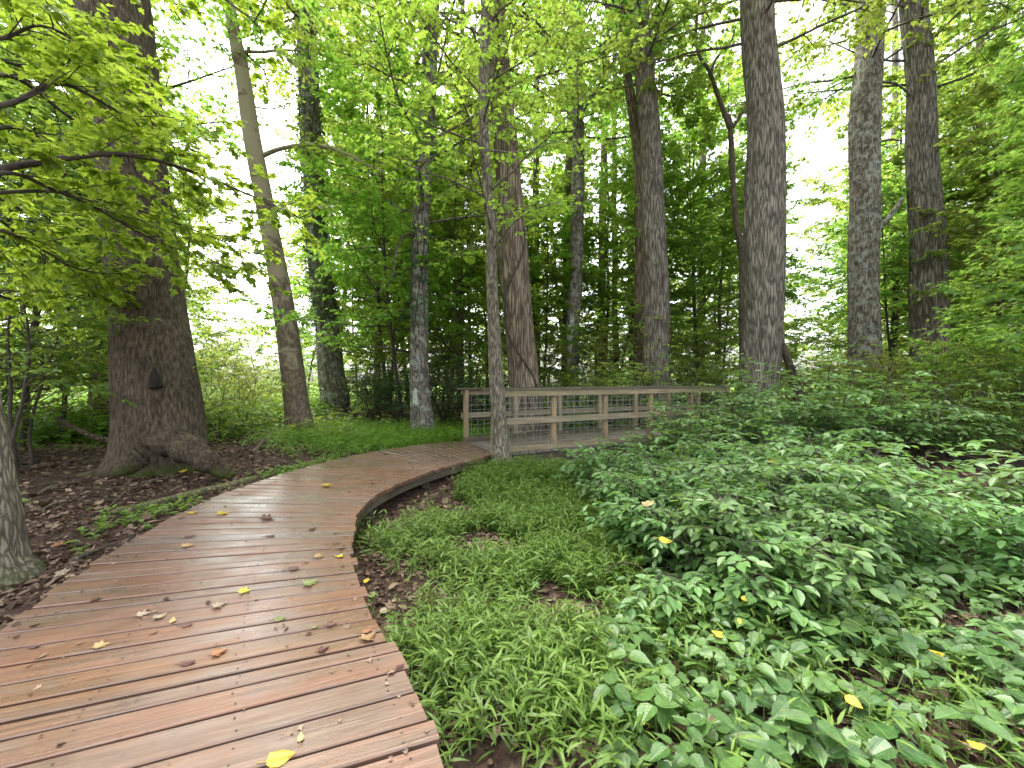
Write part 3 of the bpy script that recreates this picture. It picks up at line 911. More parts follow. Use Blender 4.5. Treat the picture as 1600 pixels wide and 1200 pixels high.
# 2  pale leaning tree
big_tree('leaning_tree', 'slim leaning tree with pale peeling upper bark beside the bright grass', 10.0,
    [(468, 668, 42), (464, 630, 36), (456, 560, 33), (441, 470, 30), (424, 380, 27), (408, 280, 25), (392, 200, 24), (378, 120, 21), (366, 60, 18), (352, -40, 15)], 'bark_pale', 2, 0.35, 0.2, 4, 0.03, 0.006, 12.5,
    cw(10.3, 13, 2.6, 6, 0.15, leafn=7), 28, limbs=[([px(406, 245, 10), px(440, 232, 9.9), px(490, 226, 9.8), px(540, 240, 9.7), px(575, 258, 9.6), px(600, 268, 9.6)], 0.06, 0.02), ([px(392, 166, 10), px(425, 170, 10.1), px(455, 160, 10.2), px(475, 145, 10.3)], 0.022, 0.008), ([px(430, 172, 10.05), px(437, 200, 10.0), px(450, 222, 10.0)], 0.015, 0.008), ([px(372, 60, 10), px(420, 45, 9.9), px(470, 25, 9.8), px(520, 20, 9.8)], 0.035, 0.012)])
# 3  ivy-clad
t3, P3, R3 = big_tree('ivy_clad_tree', 'straight grey trunk wrapped in climbing ivy behind the pale leaning tree', 14.0,
    [(524, 622, 42), (518, 580, 38), (510, 500, 34), (500, 420, 32), (492, 320, 31), (486, 200, 30), (480, 80, 29), (475, -40, 27)], 'bark_lichen', 3, 0.35, 0.4, 5, 0.03, 0.012, 17, cw(13.2, 18, 3.6, 9, 0.2), 36)
# 4
t4, P4, R4 = big_tree('lichen_spotted_tree', 'mid sized trunk with white lichen blotch near its foot, left of the footbridge', 10.0,
    [(662, 668, 40), (658, 630, 32), (655, 560, 28), (655, 470, 27), (657, 380, 26), (661, 290, 25), (666, 190, 25), (673, 80, 23), (677, -20, 21)], 'bark_lichen', 4, 0.4, 0.22, 5, 0.03, 0.012, 13, cw(5.2, 14, 3.0, 16, 0.13, mat='maple', lr=0.035), 36,
    limbs=[([px(648, 365, 10), px(628, 372, 9.9), px(618, 400, 9.85), px(614, 430, 9.8), px(600, 450, 9.8), px(570, 470, 9.7)], 0.04, 0.012), ([px(664, 75, 10), px(645, 105, 9.8), px(625, 130, 9.7), px(618, 150, 9.6)], 0.04, 0.015), ([px(642, 105, 9.8), px(615, 82, 9.7), px(585, 65, 9.7), px(545, 66, 9.6)], 0.03, 0.01)])
# 5  skinny one in front of the bridge
t5, P5, R5 = big_tree('slender_tree', 'slender curving trunk standing directly in front of the footbridge railing', 6.3,
    [(787, 724, 34), (784, 700, 27), (780, 650, 24), (775, 590, 22), (771, 520, 20), (768, 440, 18), (768, 360, 16), (764, 300, 15), (759, 240, 15), (756, 180, 15), (756, 110, 15), (757, 30, 15), (757, -60, 15)], 'bark_thin', 5, 0.35, 0.10, 4, 0.04, 0.006, 10.5, cw(3.3, 9, 1.7, 13, 0.105, mat='maple', leafn=7, nside=6, ntwig=4, lr=0.02), 26, wob=0.008)
# 6  brown fluted, behind bridge
t6, P6, R6 = big_tree('fluted_brown_tree', 'thick reddish brown fluted trunk right behind the footbridge railing', 9.9,
    [(824, 690, 62), (822, 650, 54), (817, 590, 47), (810, 500, 45), (803, 400, 45), (795, 300, 40), (788, 200, 37), (781, 110, 34), (775, 40, 32), (770, -60, 28)], 'bark_brown', 6, 0.3, 0.3, 6, 0.03, 0.02, 13, cw(9.6, 14, 3.6, 10, 0.16), 52)
# 7
t7, P7, R7 = big_tree('grey_lichen_tree', 'straight grey trunk with pale lichen stripe standing back behind the footbridge', 15.5,
    [(893, 608, 24), (893, 560, 21), (897, 480, 21), (901, 400, 21), (903, 300, 20), (903, 200, 18), (903, 100, 17), (901, 0, 16)], 'bark_lichen', 7, 0.3, 0.3, 5, 0.03, 0.01, 19, cw(12, 19, 3.6, 10, 0.2), 26)
# 8  pale forked
big_tree('forked_tree', 'pale trunk forking high up, close against the thick grey tree', 14.5,
    [(1001, 640, 24), (1001, 560, 20), (1000, 460, 17), (1000, 360, 16), (998, 260, 16), (992, 190, 17), (982, 130, 14), (974, 60, 12), (966, -40, 11)], 'bark_brown', 8, 0.3, 0.3, 4, 0.03, 0.01, 18, cw(13, 18, 3.2, 8, 0.2), 22,
    limbs=[([px(996, 215, 14.5), px(1000, 160, 14.4), px(996, 100, 14.4), px(985, 40, 14.3), px(976, -30, 14.3)], 0.16, 0.11)])
# 9
big_tree('thick_grey_tree', 'thick grey furrowed trunk leaning slightly behind the middle of the footbridge', 12.5,
    [(1029, 650, 50), (1027, 590, 40), (1026, 500, 37), (1024, 400, 35), (1020, 300, 33), (1015, 200, 30), (1007, 100, 27), (1000, 0, 24), (994, -80, 22)], 'bark_grey', 9, 0.3, 0.4, 6, 0.03, 0.022, 16, cw(11.5, 17, 3.6, 9, 0.18), 44)
# 10
t10, P10, R10 = big_tree('grey_poplar_tree', 'stoutest grey furrowed trunk just beyond the right end of the railing', 10.8,
    [(1186, 668, 66), (1187, 620, 56), (1189, 540, 52), (1193, 440, 54), (1196, 340, 57), (1196, 250, 53), (1192, 150, 48), (1186, 60, 46), (1182, -40, 43)], 'bark_grey', 10, 0.25, 0.4, 6, 0.03, 0.024, 14, cw(11.2, 15, 3.8, 8, 0.17), 52)
# 11, 12  the pair at the right
big_tree('mottled_grey_tree', 'grey mottled trunk, left one of the two straight trunks on the right', 12.8,
    [(1350, 640, 52), (1350, 590, 42), (1350, 500, 39), (1350, 400, 38), (1350, 300, 38), (1352, 200, 38), (1356, 100, 36), (1360, 0, 33), (1363, -80, 31)], 'bark_lichen', 11, 0.3, 0.4, 6, 0.03, 0.02, 16, cw(12.0, 17, 3.8, 8, 0.18), 44,
    limbs=[([px(1368, 224, 12.8), px(1390, 218, 12.7), px(1410, 220, 12.7)], 0.04, 0.025), ([px(1360, 370, 12.8), px(1385, 345, 12.9), px(1400, 325, 12.9), px(1410, 310, 13)], 0.1, 0.06)])
big_tree('straight_grey_tree', 'dark grey straight trunk, right one of the two straight trunks on the right', 13.2,
    [(1456, 640, 54), (1455, 580, 46), (1453, 500, 45), (1450, 420, 44), (1446, 330, 40), (1442, 240, 37), (1437, 140, 34), (1431, 40, 32), (1427, -40, 31)], 'bark_grey', 12, 0.3, 0.4, 6, 0.03, 0.022, 17, cw(12.0, 17, 3.8, 8, 0.18), 44)
# 14 dark crooked one left of the stout grey trunk
big_tree('crooked_tree', 'dark crooked narrow trunk with branching top left of the stoutest grey trunk', 13.0,
    [(1163, 640, 22), (1163, 560, 14), (1161, 460, 12), (1160, 400, 12), (1151, 350, 9), (1146, 290, 8), (1142, 220, 8), (1140, 190, 7)], 'bark_big', 14, 0.25, 0.3, 4, 0.04, 0.0, 10.0, None, 18,
    limbs=[([px(1140, 200, 13), px(1122, 150, 13), px(1108, 110, 12.9), px(1092, 85, 12.9), px(1088, 40, 12.8), px(1095, -20, 12.8)], 0.075, 0.035), ([px(1110, 115, 12.9), px(1120, 90, 12.9), px(1140, 70, 12.9), px(1150, 40, 13)], 0.05, 0.02), ([px(1144, 200, 13), px(1158, 180, 13), px(1166, 160, 13.1)], 0.06, 0.02), ([px(1092, 85, 12.9), px(1060, 90, 12.9), px(1020, 104, 12.8)], 0.035, 0.012)])
# small leaning dead stem right of tree 10
big_tree('dead_stem', 'thin dark dead stem leaning left beside the stoutest grey trunk', 11.5,
    [(1247, 612, 13), (1238, 580, 12), (1228, 550, 10), (1218, 522, 7)], 'bark_big', 15, 0.0, 0.2, 3, 0.05, 0.0, 1.0, None, 12, cat='dead stem')
# trunk behind the massive tree
big_tree('dark_tree', 'dark rough trunk mostly hidden behind the massive tree on the left', 9.0,
    [(172, 680, 60), (168, 620, 42), (165, 560, 36), (160, 480, 34), (150, 380, 32), (140, 250, 30), (120, 60, 28), (112, -60, 26)], 'bark_big', 16, 0.5, 0.3, 5, 0.05, 0.01, 12, cw(8, 13, 3.2, 8, 0.16), 30)
# far trunks seen through the wood
FAR = [(838, 22, 13), (885, 20, 15), (940, 24, 14), (962, 21, 10), (1095, 26, 12), (1532, 17, 14), (720, 18, 11), (590, 20, 10), (990, 24, 13), (1400, 24, 12)]
proto = None
for i, (u, Y, w) in enumerate(FAR):
    rs = rnd(200 + i)
    u2 = u + rs.normal(0, 4)
    big_tree('woodland_tree', 'thin straight trunk standing far back among the leaves of the wood', Y,
        [(u, 620, w * 1.1), (u, 560, w), ((u + u2) / 2 + rs.normal(0, 3), 350, w * 0.85), (u2, 100, w * 0.7)], 'bark_big' if i % 3 else 'bark_grey', 20 + i, 0.3, 0.3, 4, 0.03, 0.0, 30, None, 12, group='thin trunks far back in the wood')

def lichen_patch(root, P, Rr, z0, z1, a0, a1, seed, cut=0.0):
    nz_, na = 26, 16
    zz = np.linspace(z0, z1, nz_); aa = np.linspace(a0, a1, na)
    A, Z = np.meshgrid(aa, zz)
    r = np.interp(Z, P[:, 2], Rr) * 1.085 + 0.004
    V = np.stack([np.interp(Z, P[:, 2], P[:, 0]) + np.cos(A) * r, np.interp(Z, P[:, 2], P[:, 1]) + np.sin(A) * r, Z], -1) - np.array(root.location)
    fs = []
    for i in range(nz_ - 1):
        for j in range(na - 1):
            e = min(i / 5, (nz_ - 2 - i) / 5, j / 3, (na - 2 - j) / 3, 1.0)
            if vnoise(A[i, j] * 3, Z[i, j], 0.22, seed) + e * 0.9 - 0.35 > cut:
                k = i * na + j
                fs += [k, k + 1, k + na + 1, k + na]
    mb = MB()
    mb.add(V.reshape(-1, 3), fs, [4] * (len(fs) // 4), 0, True)
    mb.build('lichen_patch', M['lichen'], root)
lichen_patch(t4, P4, R4, 0.62, 1.06, -2.15, -1.45, 3, 0.05)
lichen_patch(t7, P7, R7, 1.6, 3.9, -2.4, -1.5, 5, 0.15)

# ------------------------------------------------------------------ understory trees (prototypes, then copies)
def make_under(seed, H, cb, Rr, nb, leaf, mat, shape='lobed', nside=7, ntwig=6, nleaf=8, stem=0.06, name='understory_tree', lean=0.06):
    rs = rnd(seed)
    root = empty(name)
    st, mb, lv = MB(), MB(), Leaves()
    sp = wander((0, 0, -0.2), (rs.normal(0, lean), rs.normal(0, lean), 1), H, rs, 12, 0.05, 0.05)
    tube(st, sp, np.linspace(stem, 0.012, len(sp)), 9, 0, 0.05, seed=seed)
    for k in range(nb):
        t = cb / H + (0.97 - cb / H) * (k + rs.uniform(0, 1)) / nb
        q = t * (len(sp) - 1); i = min(int(q), len(sp) - 2)
        p = sp[i] + (sp[i + 1] - sp[i]) * (q - i)
        az = k * 2.4 + rs.normal(0, 0.35)
        tt = (t - cb / H) / (1 - cb / H)
        L = Rr * (1.0 - 0.55 * tt) * rs.uniform(0.65, 1.15)
        spray(mb, lv, p, (math.cos(az), math.sin(az), rs.uniform(0.0, 0.45) + 0.3 * tt), L, 0.022 * (1.2 - 0.7 * tt), rs, nside, ntwig, nleaf, leaf, 0.0, 0.42)
    n = lv.write(mb, shape, rs)
    st.build('trunk', M['bark_twig'], root)
    mb.build('crown', [M[mat], M['bark_twig']], root)
    remember(root)
    return root
PROTO = {
 'u0': make_under(301, 9.5, 2.3, 3.4, 32, 0.135, 'maple', name='young_maple_tree'),
 'u1': make_under(302, 8.0, 1.9, 3.0, 28, 0.13, 'maple', name='young_maple_tree'),
 'u2': make_under(303, 11.0, 3.6, 3.8, 32, 0.145, 'maple', name='young_maple_tree'),
 'c0': make_under(304, 12.0, 3.4, 3.6, 34, 0.15, 'canopy', name='broadleaf_tree'),
 'c1': make_under(305, 9.0, 1.2, 3.2, 32, 0.135, 'canopy', name='broadleaf_tree'),
 'h0': make_under(308, 19.0, 5.5, 4.2, 34, 0.17, 'canopy', stem=0.11, name='tall_broadleaf_tree'),
 'h1': make_under(309, 17.0, 4.0, 3.8, 34, 0.16, 'maple', stem=0.10, name='tall_broadleaf_tree'),
 'f0': make_under(306, 15.0, 2.0, 4.6, 30, 0.24, 'far', 'kite', 7, 5, 9, 0.16, name='distant_tree'),
 'f1': make_under(307, 12.0, 1.0, 4.2, 28, 0.22, 'far', 'kite', 7, 5, 9, 0.14, name='distant_tree'),
}
used = set()
def place(key, u, Y, rz, sc, label, cat, group, dz=0.0, name=None):
    o = PROTO[key]
    if key in used:
        o = copy_tree(o)
    used.add(key)
    X = (u - CX) / F * Y
    o.location = (X, Y, G(X, Y) + dz)
    o.rotation_euler = (0, 0, rz)
    o.scale = (sc, sc, sc * (1.0))
    tag(o, label, cat, group)
    return o

Lm = ('yellow green young maple filling the gap between the trunks around the footbridge', 'tree', 'young maples between the trunks')
for k, u, Y, rz, sc in [('u0', 628, 11.8, 0.4, 0.95), ('u2', 610, 15, 1.9, 1.0), ('u0', 600, 16.5, 3.0, 1.1), ('u1', 715, 12.5, 2.2, 1.0), ('u2', 760, 17, 4.0, 1.1), ('u0', 690, 16, 3.3, 1.1), ('u2', 930, 19, 0.9, 1.1), ('u1', 850, 16.5, 5.0, 1.2), ('u0', 965, 17.5, 1.0, 1.1), ('u1', 640, 20, 2.5, 1.4), ('u2', 560, 24, 5.9, 1.2)]:
    place(k, u, Y, rz, sc, *Lm)
Lc = ('mid green broadleaf tree rising among the trunks on the right', 'tree', 'broadleaf trees on the right')
for k, u, Y, rz, sc in [('c0', 1095, 16, 0.2, 1.0), ('c1', 1125, 19, 1.2, 1.2), ('c0', 1385, 17.5, 3.3, 1.0), ('c1', 1400, 15.2, 4.1, 0.95), ('c0', 1640, 11.5, 5.5, 0.9), ('c1', 1690, 8.5, 0.8, 0.9), ('c0', 1560, 16, 1.4, 1.0), ('c1', 1490, 18, 2.2, 1.1), ('c0', 1720, 13, 2.9, 1.0), ('c1', 1740, 7.2, 1.1, 0.95), ('c1', 1600, 19, 4.0, 1.3), ('c0', 1430, 22, 5.0, 1.1), ('c1', 1570, 13.5, 0.4, 0.85)]:
    place(k, u, Y, rz, sc, *Lc)
Lt = ('tall leafy tree filling the upper view between the bare trunks', 'tree', 'tall trees between the bare trunks')
for k, u, Y, rz, sc in [('h1', 610, 16.5, 0.3, 0.95), ('h0', 590, 20, 1.3, 1.0), ('h1', 700, 16, 2.3, 0.9), ('h0', 735, 21, 3.3, 1.0), ('h1', 840, 19, 4.3, 1.0), ('h0', 945, 21, 5.3, 1.0), ('h0', 1090, 19, 1.9, 1.0), ('h1', 1110, 16.5, 2.9, 0.85), ('h0', 1395, 19, 3.9, 1.0), ('h0', 1525, 16.5, 4.9, 0.9), ('h0', 1650, 12.5, 5.9, 0.85), ('h1', 1590, 20, 0.1, 1.0), ('h0', 235, 22, 0.6, 1.0), ('h1', 262, 17, 2.6, 0.8), ('h0', 1570, 13.5, 1.1, 0.85), ('h1', 1480, 17, 4.0, 0.95), ('h1', 1150, 24, 2.6, 1.0), ('h1', 640, 24, 3.6, 1.0)]:
    place(k, u, Y, rz, sc, *Lt)
Ll = ('dark leafy tree crowding the left edge behind the massive trunk', 'tree', 'dark trees at the left edge')
for k, u, Y, rz, sc in [('c1', 30, 7.2, 0.5, 0.85), ('c1', -70, 6.6, 2.0, 0.8), ('c1', 100, 7.8, 2.9, 0.75), ('c1', 200, 20, 0.2, 1.0), ('c0', -40, 8.6, 3.6, 0.8)]:
    place(k, u, Y, rz, sc, *Ll)
Lf = ('pale green distant tree closing the view beyond the wood', 'tree', 'distant trees beyond the wood')
fs = [(-80, 34), (40, 30), (140, 36), (230, 31), (290, 27), (520, 26), (570, 33), (640, 27), (700, 31), (770, 26), (830, 33), (890, 28), (950, 34), (1010, 27), (1060, 31), (1120, 28), (1180, 36), (1340, 30), (1400, 27), (1450, 34), (1500, 28), (1560, 32), (1620, 27), (1700, 32), (1790, 28), (-160, 28)]
for i, (u, Y) in enumerate(fs):
    place('f0' if i % 2 else 'f1', u, Y, i * 1.7, 0.95 + 0.15 * ((i * 7) % 3), *Lf)
for i, (u, Y, sc) in enumerate([(300, 24, .42), (350, 27, .42), (400, 25, .4), (445, 29, .48), (480, 24, .5), (1195, 26, .5), (1235, 24, .36), (1280, 27, .42), (1320, 24, .5), (1360, 27, .6), (200, 22, .45), (120, 15, .26), (60, 13, .24), (165, 16, .28), (15, 15, .26), (-30, 13, .25), (120, 24, .5), (1440, 24, .6), (1100, 27, .6), (30, 22, .45), (540, 23, .42), (610, 25, .5), (680, 23, .42), (740, 25, .45), (800, 23, .4), (860, 25, .5), (920, 23, .42), (975, 25, .48), (1040, 23, .45)]):
    place('f1', u, Y, i * 1.3, sc, 'rounded pale green bush at the edge of the sunlit meadow', 'bush', 'bushes along the meadow edge')
# far tree line across the meadow
Lh = ('low tree in the far line across the meadow', 'tree', 'far tree line')
for i, u in enumerate(range(-300, 2000, 75)):
    o = place('f1' if i % 3 else 'f0', u + 20 * ((i * 5) % 3), 62 + 6 * ((i * 7) % 4), i * 2.1, 0.55 if 280 < u < 480 or 1180 < u < 1330 else 0.8, *Lh)

# ------------------------------------------------------------------ shrubs of the middle distance
def make_shrub(seed, H, Rr, nst, leaf, mat, shape, nleaf=8, name='shrub', nside=6, ntwig=4, twigs=False, lift=0.02):
    rs = rnd(seed)
    root = empty(name)
    mb, lv = MB(), Leaves()
    for k in range(nst):
        az = k * 2.4 + rs.normal(0, 0.4)
        out = rs.uniform(0.15, 0.8)
        L = H * rs.uniform(0.65, 1.1)
        spray(mb, lv, (rs.normal(0, 0.08), rs.normal(0, 0.08), -0.05), (math.cos(az) * out * Rr / H, math.sin(az) * out * Rr / H, 1), L, 0.014, rs, nside, ntwig, nleaf, leaf, lift - 0.04, 0.4, 1, not twigs, 0.25, 0.28, 0.5, 0.2, 0.09)
    lv.write(mb, shape, rs)
    # stems and foliage as two parts
    return root, mb
def shrub(seed, *a, **k):
    mat = k.get('mat', 'shrub')
    root, mb = make_shrub(seed, *a, **k)
    mb.build('foliage', [M[mat], M['bark_twig']], root)
    remember(root)
    return root
PROTO['s0'] = shrub(401, 2.2, 1.6, 9, 0.09, mat='shrub', shape='ovate', name='leafy_shrub')
PROTO['s1'] = shrub(402, 3.0, 1.9, 10, 0.10, mat='shrub', shape='ovate', name='leafy_shrub')
PROTO['s2'] = shrub(403, 1.5, 1.5, 9, 0.08, mat='shrub', shape='ovate', name='leafy_shrub')
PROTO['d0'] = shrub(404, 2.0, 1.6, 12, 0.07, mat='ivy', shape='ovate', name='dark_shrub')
La = ('mixed green shrub in the undergrowth behind the footbridge', 'shrub', 'shrubs behind the footbridge')
for k, u, Y, rz, sc in [('s1', 700, 12.5, 0, 1), ('s0', 745, 11.5, 1, 1), ('s1', 880, 12.5, 2, 0.9), ('s0', 930, 13, 3, 1), ('s2', 960, 12.2, 1, 1.1), ('s1', 1090, 14, 4, 0.9), ('s0', 1130, 13, 2, 0.9), ('s2', 1070, 12, 5, 1), ('s0', 905, 10.9, 5.5, 0.75), ('s2', 865, 11, 0.5, 0.9), ('s1', 940, 11.4, 1.5, 0.7), ('s1', 1085, 11.5, 2.5, 0.8), ('s0', 838, 11.2, 3.5, 0.7), ('s1', 990, 11.6, 4.5, 0.7), ('s0', 1135, 11.6, 0.9, 0.9), ('s1', 850, 14.5, 1.1, 1.3), ('s1', 925, 14.2, 2.1, 1.25), ('s1', 985, 15.5, 3.1, 1.4), ('s1', 1065, 14.5, 4.1, 1.3), ('s1', 1125, 15, 5.1, 1.35), ('s1', 720, 14.0, 0.6, 1.2), ('s1', 590, 14.8, 1.6, 1.2)]:
    place(k, u, Y, rz, sc, *La)
Lb = ('thin branched pale shrub in the undergrowth on the right beneath the straight trunks', 'shrub', 'shrubs on the right')
for k, u, Y, rz, sc in [('s1', 1250, 12.0, 0, 0.8), ('s0', 1300, 11, 1, 0.95), ('s1', 1330, 10.5, 2, 0.9), ('s0', 1400, 10.5, 3, 1.1), ('s1', 1470, 9.5, 4, 0.9), ('s0', 1540, 8.5, 5, 0.95), ('s1', 1590, 7.8, 0.6, 0.8), ('s2', 1500, 8.0, 1.5, 1.1), ('s2', 1430, 8.8, 2.5, 1.1), ('s1', 1620, 10, 3.5, 1.0), ('s0', 1380, 13.5, 3.7, 1.2), ('s0', 1650, 7, 0.3, 0.9)]:
    place(k, u, Y, rz, sc, *Lb)
Ld = ('bright green shrub in the gap between the massive trunk and the leaning tree', 'shrub', 'shrubs by the meadow gap')
for k, u, Y, rz, sc in [('s1', 330, 10.0, 0, 0.8), ('s0', 370, 9.2, 1, 0.8), ('s0', 400, 12.5, 2, 1.0), ('s2', 345, 8.0, 3, 0.8), ('s1', 300, 12.0, 4, 1.0), ('s0', 440, 14.5, 3, 0.9), ('s2', 545, 15, 3, 1.2)]:
    place(k, u, Y, rz, sc, *Ld)
Le = ('shaded shrub at the left edge below the maple bough', 'shrub', 'shrubs at the left edge')
for k, u, Y, rz, sc in [('s1', -20, 5.8, 0, 0.75), ('s0', -45, 5.2, 3, 0.8), ('s1', -90, 6.5, 0.9, 0.9), ('s2', 150, 8.4, 3.0, 0.7)]:
    place(k, u, Y, rz, sc, *Le)
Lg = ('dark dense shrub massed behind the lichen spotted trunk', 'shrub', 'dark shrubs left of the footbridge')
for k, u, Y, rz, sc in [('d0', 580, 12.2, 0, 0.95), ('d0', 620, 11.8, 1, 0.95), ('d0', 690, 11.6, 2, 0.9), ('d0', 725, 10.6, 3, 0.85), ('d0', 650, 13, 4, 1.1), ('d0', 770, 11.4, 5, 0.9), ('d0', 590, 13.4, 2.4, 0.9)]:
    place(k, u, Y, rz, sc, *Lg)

# ------------------------------------------------------------------ spicebushes of the right foreground
def spicebush(seed, H, Rr, nst, leaf, nleaf=8):
    rs = rnd(seed)
    root = empty('spicebush')
    mb, lv = MB(), Leaves()
    for k in range(nst):
        az = k * 2.4 + rs.normal(0, 0.3)
        out = rs.uniform(0.25, 1.0)
        stem = wander((rs.normal(0, 0.04), rs.normal(0, 0.04), -0.05), (math.cos(az) * out * Rr / H, math.sin(az) * out * Rr / H, 1), H * rs.uniform(0.7, 1.1), rs, 7, 0.08, -0.01)
        tube(mb, stem, np.linspace(0.008, 0.003, len(stem)), 5, 1)
        nb = rs.integers(6, 9)
        for j in range(nb):
            t = 0.35 + 0.65 * (j + rs.uniform(0, 1)) / nb
            q = t * 7; i = min(int(q), 6)
            p = stem[i] + (stem[i + 1] - stem[i]) * (q - i)
            a2 = az + rs.normal(0, 1.1)
            b = wander(p, (math.cos(a2), math.sin(a2), rs.uniform(0.05, 0.5)), rs.uniform(0.22, 0.5) * min(1, H), rs, 4, 0.10, -0.06)
            tube(mb, b, np.linspace(0.0035, 0.0012, len(b)), 4, 1)
            lv.along(b, nleaf, leaf, rs, 0.24, 1.0, 0.15, 0.07)
            for jj in range(2):
                pp = b[1 + jj * 2]
                a3 = a2 + rs.choice([-1, 1]) * rs.uniform(0.5, 1.1)
                b2 = wander(pp, (math.cos(a3), math.sin(a3), rs.uniform(-0.05, 0.3)), rs.uniform(0.14, 0.3) * min(1, H), rs, 3, 0.10, -0.08)
                tube(mb, b2, np.linspace(0.0025, 0.001, len(b2)), 3, 1)
                lv.along(b2, max(4, nleaf - 2), leaf * 0.9, rs, 0.24, 1.0, 0.15, 0.07)
    lv.write(mb, 'ovate', rs)
    mb.build('foliage', [M['spice'], M['bark_twig']], root)
    remember(root)
    return root
PROTO['b0'] = spicebush(501, 0.85, 0.75, 9, 0.085)
PROTO['b1'] = spicebush(502, 1.05, 0.85, 10, 0.09)
PROTO['b2'] = spicebush(503, 0.65, 0.7, 8, 0.08)
PROTO['b3'] = spicebush(504, 1.15, 1.0, 11, 0.085)
SPICE = [('b0', 1000, 742, 6.3), ('b1', 1090, 0, 7.2), ('b3', 1180, 0, 7.6), ('b1', 1250, 0, 7.0), ('b3', 1330, 0, 7.4), ('b3', 1440, 0, 7.6),
         ('b0', 980, 0, 5.6), ('b2', 950, 0, 4.9), ('b1', 1060, 0, 5.8), ('b3', 1140, 0, 6.0), ('b1', 1210, 0, 5.6), ('b0', 1290, 0, 6.0), ('b3', 1280, 0, 5.2),
         ('b2', 1010, 0, 4.2), ('b0', 1070, 0, 4.6), ('b1', 1140, 0, 4.8), ('b0', 1210, 0, 4.5), ('b2', 1060, 0, 3.7), ('b0', 1130, 0, 3.8), ('b2', 1200, 0, 3.7), ('b1', 1330, 0, 4.4), ('b2', 1150, 0, 3.1), ('b0', 1260, 0, 3.3), ('b2', 1090, 0, 3.2),
         ('b2', 1620, 0, 3.6), ('b0', 1690, 0, 3.1), ('b2', 1640, 0, 2.7), ('b2', 960, 0, 6.6), ('b3', 1230, 0, 8.2), ('b3', 1120, 0, 8.2), ('b1', 1480, 0, 7.2), ('b2', 1190, 0, 2.7), ('b2', 1290, 0, 2.9), ('b0', 1345, 0, 3.5), ('b2', 1110, 0, 2.75), ('b2', 1010, 0, 3.4), ('b3', 1050, 0, 6.7), ('b1', 1115, 0, 6.7), ('b1', 1015, 0, 7.0)]
for i, (k, u, v, Y) in enumerate(SPICE):
    g = ('spicebush with broad pale green leaves reaching in at the right edge', 'shrub', 'spicebushes at the right edge') if u > 1500 else (('spicebush with pale green leaves rising in front of the footbridge railing and trunks', 'shrub', 'spicebushes before the footbridge') if Y > 5.1 else ('low leafy spicebush spreading over the bank nearest the grassy undergrowth', 'shrub', 'low spicebushes of the near bank'))
    place(k, u, Y, i * 1.3, (0.95 + 0.1 * ((i * 5) % 3)) * ((1.34 if u > 1135 else 1.10) if Y > 5.1 and u > 1030 else 1.0), *g)

for i, (u, Y, sc) in enumerate([(1045, 5.0, .42), (1190, 4.1, .4), (1270, 4.6, .5), (1350, 5.0, .5), (1110, 3.4, .33)]):
    place('s2', u, Y, 0.7 + i, sc, 'small leaved yellowish shrub poking up among the spicebushes', 'shrub', 'small shrubs among the spicebushes')

